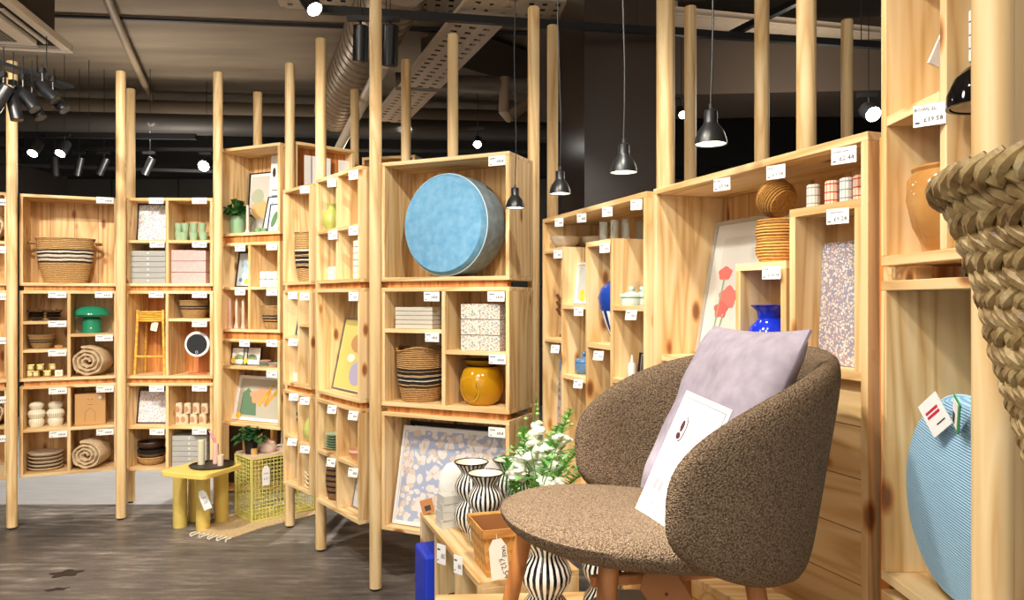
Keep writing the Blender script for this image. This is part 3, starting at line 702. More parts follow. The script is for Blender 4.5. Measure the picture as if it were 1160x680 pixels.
frame(U, 259, 278, 286, z1, 'light blue flower print in black frame above the pink candles', plain((206, 226, 240)), BLKMAT, .12, 9, .003, .007, extra=art_flower)
wt = plain((236, 232, 218), .4)
cupw = lambda r, h: [(0, 0), (r * .95, 0), (r * .95, h * .9), (r * .6, h), (0, h)]
grid_cups(U, 288, 316, 4, 1, z1, .05, wt, 'small white lidded tin', 'white_tin', 'tin', 'white tins in the plant column', prof=cupw)
grid_cups(U, 295, 316, 3, 1, z1 + .052, .05, wt, 'small white lidded tin stacked on top', 'white_tin', 'tin', 'white tins in the plant column', prof=cupw)
pk = plain((222, 178, 160), .5)
for i, px in enumerate((254.5, 261, 268, 275.5)):
    t = thing('cone_candle', 'pinkish taper candle on a cone foot, %s of four' % ['first from the left', 'second', 'third', 'rightmost'][i], 'candle', U.at(px, .06, DL[1][0] + T), 0, 'pink cone candles')
    MB().lathe([(0, 0), (.021, 0), (.009, .04), (0, .041)], 18).build('foot', pk, t, smooth=True)
    MB().lathe([(0, .04), (.011, .04), (.0105, .18), (.004, .19), (.003, .2), (0, .2)], 14).build('taper', pk, t, smooth=True)
basket(U.at(309, .13, DL[1][0] + T), .16, .15, 'seagrass basket with dark bands right of the pink candles', [(.3, .36, 'k'), (.42, .48, 'k'), (.54, .6, 'k')], .7)
def art_hill(r, w, h, m, y):
    blob(r, [(-w * .38, h * .12), (-w * .05, h * .12), (-w * .1, h * .5), (-w * .28, h * .72), (-w * .38, h * .6)], plain((96, 130, 104)), y)
    blob(r, ell(0, h * .55, w * .22, h * .17, wob=.15), plain((232, 160, 120)), y - .0004)
    b = MB(); b.tube([(-w * .02, y - .002, h * .35), (w * .2, y - .002, h * .8), (w * .12, y - .002, h * .35), (w * .34, y - .002, h * .75)], w * .03, 4); b.build('brush_stroke', plain((240, 190, 80)), r)
    blob(r, ell(-w * .39, h * .1, w * .05, w * .05), plain((236, 196, 60)), -.001, 'round_sticker')
frame(U, 260, 316, 428, DL[0][0] + T, 'large abstract print of green hill and yellow strokes in white frame', plain((184, 180, 164)), WHITE, .1, 13, .008, .012, extra=art_hill, name='framed_print')
def art_half(r, w, h, m, y):
    blob(r, [(w * .3 * math.cos(a * PI / 12), h * .3 + h * .3 * math.sin(a * PI / 12)) for a in range(13)], plain((140, 164, 120)), y); blob(r, ell(-w * .33, h * .22, w * .12, w * .12), plain((240, 200, 50)), -.001, 'round_sticker')
frame(U, 254.5, 273, 394, zD2, 'small green arch print in black frame, left one of a pair', PAPER, BLKMAT, .08, 8, .003, .004, extra=art_half)
frame(U, 274.5, 294, 394, zD2, 'small green arch print in black frame, right one of a pair', PAPER, BLKMAT, .08, 8, .003, .004, extra=art_half)
for k, (c, px) in enumerate((((150, 176, 150), 300), ((170, 190, 176), 300), ((222, 176, 170), 300), ((226, 190, 186), 311), ((180, 196, 190), 311))):
    tagit(MB().lathe([(0, 0), (.03, 0), (.042, .012), (.038, .012), (0, .004)], 18).build('small_dish', plain(c, .4), None, U.at(300 if k < 3 else 311, .08 + .015 * (k % 2), zD2 + .0005 + (k if k < 3 else k - 3) * .0135), smooth=True), '%s small dish beside the arch prints, %s' % (['sage', 'pale green', 'pink', 'rose', 'pale grey'][k], ['bottom of left pile', 'middle of left pile', 'top of left pile', 'bottom of right pile', 'top of right pile'][k]), 'dish')
for (px, py, s_) in ((272, 281, 'over the light blue flower print'), (308, 279.5, 'over the white tins'), (272, 330.5, 'over the pink cone candles'), (308, 331, 'over the banded basket beside the candles'), (277, 389, 'over the small arch prints'), (308, 389, 'over the small dishes'), (308, 424, 'over the large abstract print')):
    price(U, px, py, s_, .09, .045)
# unit behind, top seen above the narrow columns
D2 = Unit(334, 4.66, 402, 4.95, .11); shelf_box(D2, 2.12, 2.42, 'low pine shelf box behind the narrow column, holding white cards', group='open pine shelf boxes', back=WOR)
for i, (a, b, yt) in enumerate(((345, 352, 176), (354, 361, 177), (369, 374, 181), (384, 396, 179))):
    w = D2.u(b, .04) - D2.u(a, .04)
    tagit(MB().box(-w / 2, w / 2, -.006, .006, 0, .21).build('white_card_stack', PAPER, None, D2.at((a + b) / 2, .05, 2.14), (0, 0, D2.rz)), 'white upright card seen over the narrow column, %s' % ['leftmost of four', 'second of four', 'third and thinnest of four', 'rightmost and widest of four'][i], 'card')
D3 = Unit(410, 5.2, 470, 5.1, .25); shelf_box(D3, .02, 2.42, 'pine shelf box far behind, right of the posts, showing only its top', back=WOR, shelves=[(T, D3.L - T, 2.3), (T, D3.L - T, 2.2)])

# ================================================================== E narrow column, F column
E_ = Unit(320.5, 4.53, 351.5, 4.25, .2); F_ = Unit(358, 4.13, 407, 3.69, .26)
U = E_; e0 = U.u(337.5); ze1, ze2, ze3, ze4 = U.z(381, 330), U.z(367, 345), U.z(494, 330), U.z(503, 345)
shelf_box(U, *LV[2], 'narrow pine shelf box holding the dark banded basket')
shelf_box(U, *LV[1], 'narrow pine shelf box with blue striped cloth', divs=[(e0, LV[1][0] + T, LV[1][1] - T)], shelves=[(T / 2, e0, ze1), (e0, U.L - T / 2, ze2)])
shelf_box(U, *LV[0], 'narrow pine shelf box with the round green vase', divs=[(e0, LV[0][0] + T, LV[0][1] - T)], shelves=[(T / 2, e0, ze3), (e0, U.L - T / 2, ze4)])
bd = [(.26, .3, 'k'), (.36, .42, 'k'), (.42, .45, 'w'), (.45, .51, 'k'), (.55, .62, 'k'), (.62, .65, 'w')]
basket(U.W(U.L * .52, .1, LV[2][0] + T), .18, .29, 'tall seagrass basket with black bands in the narrow column', bd, .8)
frame(U, 328, 336, 340, ze1, 'narrow pale print in black frame in the narrow column', plain((214, 222, 232)), BLKMAT, .07, 9, .004, .005)
tagit(MB().lathe([(0, 0), (.025, 0), (.025, .05), (.008, .052), (0, .052)], 16).build('candle_jar', plain((226, 220, 206)), None, U.at(333, .07, LV[1][0] + T), smooth=True), 'small white candle in the narrow column', 'candle')
bs = angstripe('bluewhite', (30, 44, 110), (226, 228, 236), 3, .8)
m_, nt_, b_ = base('blue_wave_cloth', .8); wv = N(nt_, 'ShaderNodeTexWave'); wv.inputs['Scale'].default_value = 18; wv.bands_direction = 'DIAGONAL'; tcx = N(nt_, 'ShaderNodeTexCoord'); nt_.links.new(tcx.outputs['Object'], wv.inputs[0]); rpx = ramp(nt_, [(.48, (26, 38, 100)), (.55, (226, 228, 236))]); nt_.links.new(wv.outputs[0], rpx.inputs[0]); nt_.links.new(rpx.outputs[0], b_.inputs['Base Color'])
tagit(MB().box(-.05, .05, 0, .012, 0, .19).build('striped_placemat', m_, None, U.W((e0 + U.L) / 2, .06, LV[1][0] + T), (-R(12), 0, U.rz)), 'navy and white striped mat leaning in the narrow column', 'placemat')
basket(U.W((e0 + T) / 2, .1, ze3), .11, .2, 'small dark banded basket above the grey box in the narrow column', [(.4, .5, 'k'), (.58, .68, 'k')], .8)
tagit(MB().lathe([(0, 0), (.035, 0), (.062, .04), (.066, .08), (.05, .13), (.028, .16), (.032, .17), (.026, .17), (.02, .15), (0, .1)], 28).build('green_vase', plain((190, 196, 110), .15), None, U.W((e0 + U.L) / 2, .07, ze4), smooth=True), 'round glossy yellow green vase low in the narrow column', 'vase')
tagit(MB().box(-.055, .055, 0, .1, 0, .13).build('grey_box', plain((198, 192, 182), .7), None, U.W((e0 + T) / 2, .06, LV[0][0] + T), (0, 0, U.rz), bevel=.004), 'pale grey box at the bottom of the narrow column', 'box')
t = thing('woven_ornament', 'pale openwork woven basket at the bottom of the narrow column', 'basket', U.W((e0 + U.L) / 2, .06, LV[0][0] + T), 0)
for k in range(4): MB().tube([(.045 * math.cos(a / 16 * 2 * PI), .045 * math.sin(a / 16 * 2 * PI), .01 + .025 * k + .008 * math.sin(a * PI / 2)) for a in range(16)], .006, 5, closed=True).build('coil', plain((214, 196, 156), .7), t, smooth=True)
for (px, py, s_) in ((349, 214, 'over the tall basket in the narrow column'), (331.5, 335, 'over the narrow pale print'), (348.5, 336, 'over the empty cell in the narrow column'), (332, 388, 'over the small white candle'), (332.5, 450, 'over the small dark banded basket'), (348, 455, 'over the round green vase'), (331, 501, 'over the pale grey box'), (347.5, 510, 'over the openwork basket')):
    price(U, px, py, s_, .065, .042, rot=.5, tilt=R(-10) if py > 350 else 0, v=-.018)
U = F_; f0 = U.u(381); zf1 = U.z(262, 360); zf2 = U.z(510, 362)
shelf_box(U, *LV[2], 'pine shelf box in four cells holding two yellow green vases', divs=[(f0, LV[2][0] + T, LV[2][1] - T)], shelves=[(T / 2, f0, zf1), (f0, U.L - T / 2, zf1)])
shelf_box(U, *LV[1], 'undivided pine shelf box holding the yellow abstract print')
shelf_box(U, *LV[0], 'pine shelf box in four cells holding copper bowl and white board', divs=[(f0, LV[0][0] + T, LV[0][1] - T)], shelves=[(T / 2, f0, zf2), (f0, U.L - T / 2, zf2)])
vp = [(0, 0), (.03, 0), (.052, .035), (.056, .065), (.045, .1), (.024, .12), (.022, .135), (.03, .148), (.024, .148), (.016, .13), (0, .12)]
for px, s_ in ((T + .06, 'left'), (T + .085, 'right')): tagit(MB().lathe(vp, 28).build('green_vase', plain((176, 180, 96), .15), None, U.W(px, .062 if s_ == 'left' else .178, zf1), smooth=True), 'glossy yellow green bulb vase on the upper shelf, %s of two' % s_, 'vase', 'yellow green bulb vases')
frame(U, 392, 408, 213, zf1, 'small grey print with lemon in black frame on the upper shelf', plain((176, 180, 178)), BLKMAT, .12, 12, .01, .006, extra=lambda r, w, h, m, y: blob(r, ell(-w * .2, h * .2, w * .15, w * .15), plain((232, 214, 90)), y))
wb = floral('white_dots', (232, 230, 226), [(190, 184, 178)], 80)
boxes(U, 371, 381, 302, LV[2][0] + T, 1, wb, 'white patterned box below the green vases, front left', None, .1, .09)
boxes(U, 375, 384, 287, LV[2][0] + T, 2, wb, 'white patterned box below the green vases, behind', None, .19, .05)
boxes(U, 400, 407, 272, LV[2][0] + T, 6, plain((230, 228, 222), .6), 'small white box by the right side panel', 'stack of small white boxes', .08, .07, .003)
def art_yellow(r, w, h, m, y):
    blob(r, ell(w * .12, h * .66, w * .26, h * .13), plain((196, 148, 96)), y); blob(r, ell(w * .18, h * .25, w * .2, h * .16), plain((178, 172, 204)), y - .0004); blob(r, ell(-w * .05, h * .45, w * .12, h * .06), plain((240, 236, 220)), y - .0006)
frame(U, 374, 408, 362, LV[1][0] + T, 'yellow abstract print with brown and lilac shapes in grey frame', plain((222, 204, 120)), plain((120, 110, 96)), .08, 12, .004, .008, extra=art_yellow)
for k in range(6): tagit(MB().lathe([(0, 0), (.034, 0), (.058, .014), (.053, .014), (0, .004)], 22).build('green_bowl', plain((176, 196, 168), .35), None, U.at(374.5, .08, zf2 + .0005 + .0145 * k), smooth=True), 'pale green bowl above the tall banded basket, %s of six' % ['bottom', 'second', 'third', 'fourth', 'fifth', 'top'][k], 'bowl', 'pile of pale green bowls')
tagit(MB().lathe([(0, 0), (.035, 0), (.062, .045), (.056, .055), (.03, .01), (0, .008)], 12).build('copper_bowl', plain((226, 166, 132), .35), None, U.W((f0 + U.L) / 2, .07, zf2), smooth=False), 'faceted salmon pink bowl above the white board', 'bowl')
basket(U.at(373, .09, LV[0][0] + T), .115, .19, 'tall dark striped basket at the bottom, left of the white board', [(.2, .26, 'k'), (.36, .42, 'k'), (.52, .58, 'k'), (.68, .74, 'k'), (.84, .9, 'k')], .85, mat=basket_mat([(.2, .26, 'k'), (.36, .42, 'k'), (.52, .58, 'k'), (.68, .74, 'k'), (.84, .9, 'k')], .19, (150, 108, 62), (80, 52, 28)))
frame(U, 391, 408, 538, LV[0][0] + T, 'plain pale grey board in thin frame at the bottom of the column', plain((206, 206, 212)), plain((150, 140, 128)), .08, 10, .002, .004)
for (px, py, s_) in ((376, 207, 'over the two yellow green vases'), (401.5, 198, 'over the lemon print'), (377, 266.5, 'over the white patterned boxes'), (402.5, 261, 'over the small white boxes'), (402, 336, 'over the yellow abstract print'), (376, 464, 'over the pale green bowls'), (400, 471, 'over the salmon bowl'), (375, 524, 'over the tall dark striped basket'), (400, 535.5, 'over the pale grey board')):
    price(U, px, py, s_, .06, .045, rot=.45, tilt=R(-12) if py > 450 else 0, v=-.017)

# ================================================================== G column with blue pouf
G_ = Unit(432, 3.62, 577, 3.33, .27); U = G_
g0 = U.u(502); zg1 = U.z(373, 465); zg2 = U.z(398, 540)
shelf_box(U, *LV[2], 'undivided pine shelf box holding the light blue velvet pouf')
shelf_box(U, *LV[1], 'pine shelf box in four cells holding the mustard pot', divs=[(g0, LV[1][0] + T, LV[1][1] - T)], shelves=[(T / 2, g0, zg1), (g0, U.L - T / 2, zg2)])
shelf_box(U, *LV[0], 'undivided pine shelf box holding the large flower print')
# pouf: cylinder lying, end facing out, pokes out of the box
vel = fabric('blue_velvet', (132, 184, 218), (104, 162, 202), 26, .12, .8)
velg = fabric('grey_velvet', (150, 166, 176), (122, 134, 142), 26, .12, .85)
pr = .24
pc = U.at(500, .0, LV[2][0] + T + pr + .006)
t = thing('round_pouf', 'round light blue velvet pouf lying on its side in the shelf box', 'pouf', pc, U.rz + R(-7)); t.scale = (1, .86, 1)
M = Matrix.Rotation(R(90), 4, 'X')
MB().lathe([(0, .01), (pr * .6, .008), (pr * .93, -.002), (pr, -.03), (pr, -.035)], 48, M=M).build('end_cushion', vel, t, smooth=True)
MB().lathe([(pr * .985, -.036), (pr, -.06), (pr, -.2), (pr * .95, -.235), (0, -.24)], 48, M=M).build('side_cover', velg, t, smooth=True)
MB().tube([(pr * math.cos(2 * PI * k / 48), .0355, pr * math.sin(2 * PI * k / 48)) for k in range(48)], .004, 6, closed=True).build('piping', plain((196, 220, 232), .7), t, smooth=True)
# trays
for k in range(5):
    w = U.u(498, .08) - U.u(456, .08)
    tagit(MB().box(-w / 2, w / 2, -.07, .07, 0, .0195).build('ribbed_tray', plain((206, 200, 186), .6), None, U.at(477, .1, zg1 + .0005 + .0212 * k), (0, 0, U.rz), bevel=.003), 'flat stone coloured tray over the banded basket, %s of five' % ['bottom', 'second', 'middle', 'fourth', 'top'][k], 'tray', 'stack of stone coloured trays')
bd = [(.28, .31, 'k'), (.34, .4, 'k'), (.4, .425, 'w'), (.425, .48, 'k'), (.48, .5, 'w'), (.52, .58, 'k'), (.6, .64, 'k')]
basket(U.W(U.u(473, .12), .13, LV[1][0] + T), .235, .255, 'seagrass basket with wavy rim and black bands, left of the mustard pot', bd, .78, wavy=.01, mat=basket_mat(bd, .255, (196, 150, 92), (120, 80, 42)))
fl3 = floral('confetti', (228, 218, 204), [(120, 140, 176), (206, 150, 110), (150, 156, 150)], 75, .3)
boxes(U, 522, 566, 344, zg2, 3, fl3, 'tiny-flower patterned box above the mustard pot', 'flower patterned boxes', .11, .18, .003)
t = thing('mustard_pot', 'glossy mustard ceramic oil burner pot with round opening and dish top', 'pot', U.at(546, .125, LV[1][0] + T), U.rz)
mus = plain((190, 138, 20), .12, name='mustard_glaze')
MB().lathe([(0, 0), (.06, 0), (.088, .025), (.104, .07), (.104, .12), (.088, .165), (.07, .18), (.066, .18), (.098, .12), (.098, .07), (.08, .03), (0, .01)], 40).build('body', mus, t, smooth=True)
MB().lathe([(0, .176), (.05, .176), (.092, .208), (.1, .212), (.094, .213), (.05, .188), (0, .188)], 40).build('dish', plain((150, 116, 30), .15), t, smooth=True)
M2 = Matrix.Translation((0.02, 0, 0)) @ Matrix.Rotation(R(90), 4, 'X') @ Matrix.Rotation(R(-18), 4, 'Y')
# opening: dark mustard disc recessed with rim following the body
op = MB(); n = 28; idx = []
for ring, (rr, off) in enumerate(((.058, .0035), (.05, .0005))):
    for k in range(n):
        a = 2 * PI * k / n; x = -.02 + rr * math.cos(a); z = .078 + rr * math.sin(a) * 1.05
        bz = [(0, .06), (.025, .088), (.07, .104), (.12, .104), (.165, .088), (.18, .07)]
        for q in range(len(bz) - 1):
            if bz[q][0] <= z <= bz[q + 1][0]: rad = bz[q][1] + (bz[q + 1][1] - bz[q][1]) * (z - bz[q][0]) / (bz[q + 1][0] - bz[q][0]); break
        op.v.append((x, -math.sqrt(max(rad ** 2 - x * x, 0)) - off, z))
for k in range(n): op.face((k, (k + 1) % n, n + (k + 1) % n, n + k))
op.build('opening_rim', plain((206, 156, 40), .12), t, smooth=True)
iv = MB(); iv.v = list(op.v[n:]); iv.face(tuple(range(n))); iv.build('opening', plain((120, 86, 18), .3), t)
fl4 = floral('blossom', (178, 188, 216), [(232, 226, 222), (222, 206, 190), (238, 230, 228)], 17, .4, .15)
frame(U, 458, 570, 484, LV[0][0] + T + .001, 'black frame leaning behind the large flower print', None, BLKMAT, .17, 7, .01, .02, deep=.02, name='picture_frame')
frame(U, 444, 572, 492, LV[0][0] + T, 'large blossom print in white frame on lowest shelf', fl4, WHITE, .045, 13, .004, .014, deep=.016)
for (px, py, s_, w_, tx) in ((563, 182, 'over the light blue pouf', .085, ('POUF', '£49.98')), (489, 336, 'over the stone coloured trays', .085, None), (562, 336, 'over the flower patterned boxes', .085, ('BOX', '£6.98')), (489.5, 382, 'over the wavy rimmed banded basket', .075, None), (563.5, 407, 'over the mustard pot', .085, ('POT', '£15.48')), (563, 490, 'over the large blossom print', .085, ('PRINT', '£12.98'))):
    price(U, px, py, s_, w_, .045)

# ================================================================== H and I, the run beside the chair
RUN = lambda px: 1.307 / ((px - CX) / F + .36)
H_ = Unit(614.5, RUN(614.5), 732, RUN(732), .28); U = H_
HZ = (.63, 1.775)
h1, h2, h3 = U.u(636), U.u(664), U.u(692)
zt_ = 1.64
za, zb_, zc, zd, ze, zf = U.z(382, 618), U.z(345, 640), U.z(424, 640), U.z(388, 666), U.z(346, 695), U.z(428, 695)
shelf_box(U, *HZ, 'tall pine shelf unit behind the white flowers with stepped inner cells', divs=[(h1, HZ[0] + T, zt_), (h2, HZ[0] + T, zt_), (h3, HZ[0] + T, zt_)],
          shelves=[(T / 2, h1 , zt_ - .0), (h2, h3, zt_), (T / 2, h1, za), (h1, h2, zb_), (h1, h2, zc), (h2, h3, zd), (h3, U.L - T / 2, ze), (h3, U.L - T / 2, zf)], name='shelf_unit')
I_ = Unit(740, RUN(740), 983, RUN(983), .28); V = I_
IZ = (.55, 1.775)
i1, i2, i3, i4 = V.u(834), V.u(891), V.u(895), V.u(972)
shelf_box(V, *IZ, 'wide pine shelf unit behind the armchair', back=None, name='shelf_unit')
I_back = [o for o in bpy.data.objects if o.name.startswith('shelf_unit')][-1]
MB().box(T, V.L - T, V.D - .012, V.D - .002, 1.2 - IZ[0], IZ[1] - IZ[0] - T).build('back_panel', WBZ, I_back)
MB().box(T, V.L - T, V.D - .012, V.D - .002, T, 1.198 - IZ[0]).build('back_panel', WBX, I_back)
MB().box(V.u(860), V.L - T, .03, V.D - .02, T, 1.245 - IZ[0]).build('plank_front', WBX, I_back)
# upright boards between the units
for (Un, px, lab) in ((H_, .022, 'narrow orange pine upright between the two shelf units beside the column'), (I_, .024, 'narrow orange pine upright between armchair unit and corduroy pouf unit')):
    p = Un.W(Un.L + px, .02, 0)
    tagit(MB().box(-.012, .012, 0, .2, 0, 1.76).build('upright_board', WOR, None, p, (0, 0, Un.rz)), lab, 'board')
# inner boxes in I
def inner(V, ua, ub, z0, z1, lab):
    t = thing('display_box', lab, 'display box', V.W(ua, .004, z0), V.rz)
    w = ub - ua; h = z1 - z0; D = .12
    V.boxes.append(dict(u0=ua, u1=ub, z0=z0, z1=z1, D=D - .0125, divs=[], shelves=[], v0=.004, inner=1))
    MB().box(0, w, 0, D, 0, T).build('bottom_panel', WX, t); MB().box(0, w, 0, D, h - T, h).build('top_panel', WX, t)
    for x in (0, w - T): MB().box(x, x + T, 0, D, T, h - T).build('side_panel', WZ, t)
    MB().box(T, w - T, D - .01, D, T, h - T).build('back_panel', WBZ, t)
    return t
ZI = 1.247
i1a, i2a = V.u(832), V.u(889); i3a, i4a = V.u(893), V.u(974)
inner(V, i1a, i2a, ZI, 1.516, 'lower pine display box holding the cobalt blue vase'); inner(V, i3a, i4a, ZI, 1.637, 'taller pine display box holding the tiny-flower board')
MB().box(T + .001, i3a - .002, .02, V.D - .014, ZI - T - .0005 - IZ[0], ZI - .0005 - IZ[0]).build('shelf', WX, I_back)
# cobalt vase
cob = plain((26, 52, 200), .1, name='cobalt')
p = V.at(885, .09, ZI + T + .0005)
tagit(MB().lathe([(0, 0), (.05, 0), (.06, .04), (.052, .08), (.03, .105), (.034, .125), (.05, .14), (.044, .141), (.024, .12), (0, .1)], 30).build('cobalt_vase', cob, None, p, smooth=True), 'glossy cobalt blue vase with flared rim behind the pillow', 'vase')
fl5 = floral('brown_tiny', (142, 142, 160), [(216, 196, 180), (186, 150, 136), (222, 216, 212)], 105, .36)
w = V.u(965, .09) - V.u(912, .09)
tagit(MB().box(-w * .5, w * .45, 0, .012, 0, .29).build('patterned_board', fl5, None, V.W((V.u(912, .07) + V.u(965, .07)) / 2 , .07, ZI + T), (-R(3), 0, V.rz)), 'grey and pink tiny-flower board standing in the taller display box', 'board')
# big tulip print leaning in I
def art_tulip(r, w, h, m, y):
    blob(r, ell(-w * .26, h * .6, w * .09, h * .05, wob=.1), plain((226, 110, 104)), y); blob(r, ell(-w * .17, h * .42, w * .12, h * .08, wob=.15), plain((228, 116, 108)), y)
    blob(r, ell(-w * .24, h * .33, w * .09, h * .06, wob=.15), plain((222, 100, 96)), y - .0004)
    b = MB(); b.tube([(-w * .26, y - .001, h * .56), (-w * .3, y - .001, h * .12)], .003, 4); b.tube([(-w * .2, y - .001, h * .3), (-w * .24, y - .001, h * .12)], .003, 4); b.build('stems', plain((130, 164, 130)), r)
frame(V, 783, 869, 248, ZI + .001, 'large pale print of pink tulips in silver frame behind the armchair', plain((206, 206, 202), .1), plain((190, 186, 176), .25, .3), .14, 11, .045, .012, passe=plain((216, 216, 212), .12), extra=art_tulip, h=.43)
# round rattan baskets
rt = basket_mat([], .1, (208, 150, 70), (140, 88, 30), rows=26)
for k in range(2): basket(V.W(V.u(884, .08), .08, 1.517 + .001 + k * .045), .11, .06, 'small round rattan basket beside the plaid rolls, %s of the pile' % ['bottom', 'middle'][k], mat=rt, bot=.9)
tt = basket(V.W(V.u(890, .09), .085, 1.64), .11, .06, 'small round rattan basket tipped on its side on top of the pile', mat=rt, bot=.8); tt.rotation_euler = (0, R(-58), V.rz); tt.location.z = 1.668; tt.scale = (.85,) * 3
# plaid rolls
pls = [('blue_grey', (228, 218, 202), (140, 150, 176), 'cream paper roll with thin blue check, leftmost'), ('red', (232, 206, 182), (206, 52, 44), 'cream paper roll with red check, left one'), ('blue2', (226, 220, 208), (130, 146, 176), 'cream paper roll with thin blue check, between the red ones'), ('red2', (230, 204, 180), (200, 60, 52), 'cream paper roll with red check, rightmost')]
for (nm, bg, ln, lab), px in zip(pls, (921.5, 942.5, 959.5, 975)):
    t = thing('wrapping_roll', lab, 'paper roll', V.W(V.u(px, .06), .06, 1.638), 0, 'checked rolls on the taller display box')
    MB().lathe([(0, 0), (.0155, 0), (.016, .003), (.016, .057), (.012, .06), (0, .06)], 24).build('roll', plaid(nm, bg, ln, .019, .16), t, smooth=True)
    MB().lathe([(0, .0602), (.004, .0602), (.004, .0605), (0, .0605)], 12).build('core', plain((150, 110, 70)), t)
for (px, py, s_, w_, h_, tx, rt_) in ((818, 209, 'over the tulip print', .052, .034, ('BOWL', '£5.98'), .35), (879, 195, 'over the rattan baskets', .05, .034, ('PRINT', '£9.98'), .35), (956, 176, 'over the checked paper rolls', .055, .036, ('WRAPPING PAPER', '£2.44'), .35), (949, 245, 'on the taller display box', .05, .034, ('STORAGE BOX', '£9.28'), .35), (874, 309, 'on the lower display box', .05, .032, ('VASE', '£14.98'), .35)):
    price(V, px, py, s_, w_, h_, tx, rot=rt_, v=-.012)
# H contents
cer = plain((214, 200, 180), .4)
for i, (u_, v_) in enumerate(((.09, .07), (.115, .13), (.14, .2))):
    tagit(MB().lathe([(0, 0), (.025, 0), (.055, .022), (.068, .05), (.063, .05), (.05, .025), (0, .006)], 30).build('ceramic_bowl', cer, None, U.W(u_ , v_, zt_ + .0005), smooth=True), 'pale stoneware bowl on top of the stepped cells, %s' % ['nearest the front', 'middle one', 'furthest back'][i], 'bowl', 'pale bowls on the stepped cells') if i != 1 else None
gl = plain((206, 206, 196), .06, name='smoked_glass')
glc = glassy('clear', (236, 238, 230))
for i, (u_, v_) in enumerate(((h2 + .05, .05), (h2 + .12, .06), (h2 + .17, .08), (h2 + .06, .14), (h2 + .13, .16), (h2 + .18, .22))):
    tagit(MB().lathe([(0, 0), (.016, 0), (.016, .075), (.014, .075), (.014, .008), (0, .006)], 18).build('tall_glass', glc, None, U.W(u_, v_, zt_ + .0005), smooth=True), 'tall clear tube glass above the blue striped vase, %s' % ['front left', 'front middle', 'front right', 'middle row left', 'middle row right', 'furthest back'][i], 'glass', 'tube glasses on top of the stepped cells')
wmat = plain((224, 222, 210))
def art_lem(r, w, h, m, y): blob(r, ell(w * .02, h * .2, w * .18, w * .2), plain((240, 205, 60)), y)
frame(U, 649, 664, 300, zb_, 'white framed grey print with yellow sticker above the blue sugar bowls, front one', plain((200, 206, 204)), WHITE, .05, 6, .006, .009, extra=art_lem, h=.17)
frame(U, 661, 676, 300, zb_, 'white framed print behind the yellow-sticker print', plain((206, 208, 204)), WHITE, .1, 6, .006, .009, h=.17)
# wooden hand / coral ornament
t = thing('wooden_ornament', 'brown carved wooden ornament in the far cell', 'ornament', U.at(633, .09, za), 0)
MB().lathe([(0, 0), (.03, 0), (.028, .01), (.008, .014), (.007, .09), (0, .09)], 16).build('stand', plain((120, 70, 34)), t, smooth=True)
for k in range(3): MB().tube([(.0, 0, .08 + .03 * k), (-.025, 0, .1 + .03 * k), (-.04, 0, .125 + .03 * k)], .007, 7).build('branch', plain((110, 62, 30)), t, smooth=True)
# blue jars, sugar bowls
sb = plain((92, 132, 176), .25)
def sugar(loc, lab, mat, s_=1):
    t = thing('lidded_jar', lab, 'jar', loc, 0); t.scale = (s_, s_, s_)
    MB().lathe([(0, 0), (.03, 0), (.04, .012), (.042, .045), (.038, .05), (0, .05)], 26).build('body', mat, t, smooth=True)
    MB().lathe([(.0, .0505), (.043, .0505), (.04, .062), (.02, .072), (.006, .076), (.012, .088), (.009, .096), (0, .098)], 26).build('lid', mat, t, smooth=True)
sugar(U.at(644, .05, zc), 'slate blue lidded jar, left one of two', sb, .85); sugar(U.at(659, .08, zc), 'slate blue lidded jar, right one of two', sb, .95)
mint = plain((186, 210, 206), .2)
for (px, v_, sz, lab) in ((710, .06, 1.0, 'pale mint lidded butter dish, front left'), (728, .1, 1.0, 'pale mint lidded butter dish, right and further back')):
    t = thing('butter_dish', lab, 'dish', U.at(px, v_, ze), U.rz)
    MB().lathe([(0, 0), (.034, 0), (.036, .004), (.036, .026), (.03, .028), (0, .028)], 4 * 7).build('bowl', mint, t, smooth=True)
    MB().lathe([(0, .0285), (.04, .0285), (.04, .036), (.02, .044), (.006, .048), (.011, .058), (.008, .066), (0, .067)], 28).build('lid', mint, t, smooth=True)
    t.scale = (1, 1.3, 1)
# balloon striped vase
bm = angstripe('balloon', (238, 238, 240), (28, 50, 120), 14, .15, .55, .12, (30, 62, 150))
tagit(MB().lathe([(0, 0), (.026, 0), (.034, .02), (.056, .07), (.076, .13), (.082, .17), (.072, .205), (.045, .23), (.02, .238), (.02, .246), (0, .246)], 44).build('balloon_vase', bm, None, U.at(697, .095, zd), smooth=True), 'round navy blue vase with white stripes below', 'vase')
tagit(MB().box(-.045, .045, 0, .01, 0, .3).build('patterned_board', floral('rust', (160, 158, 160), [(206, 150, 120), (120, 110, 120)], 35, .4), None, U.at(629, .06, za - .42), (-R(2), 0, U.rz)), 'grey and rust patterned board in the far lower cell by the flowers', 'board')
MB().box(T, h1 - T, .002, U.D - .014, za - .42 - T - HZ[0], za - .42 - HZ[0]).build('shelf', WX, [o for o in bpy.data.objects if o.name == 'shelf_unit'][0])
t = thing('white_bottle', 'small white squeeze bottle beside a dark box', 'bottle', U.at(716, .06, zf), 0)
MB().lathe([(0, 0), (.014, 0), (.0145, .045), (.01, .053), (.0, .055)], 18).build('body', WHITE, t, smooth=True); MB().lathe([(0, .055), (.006, .055), (.003, .08), (0, .08)], 12).build('nozzle', WHITE, t, smooth=True)
frame(U, 719, 736, 401, zf, 'small dark framed picture behind the white bottle', plain((90, 84, 84)), BLKMAT, .1, 6, .004, .005)
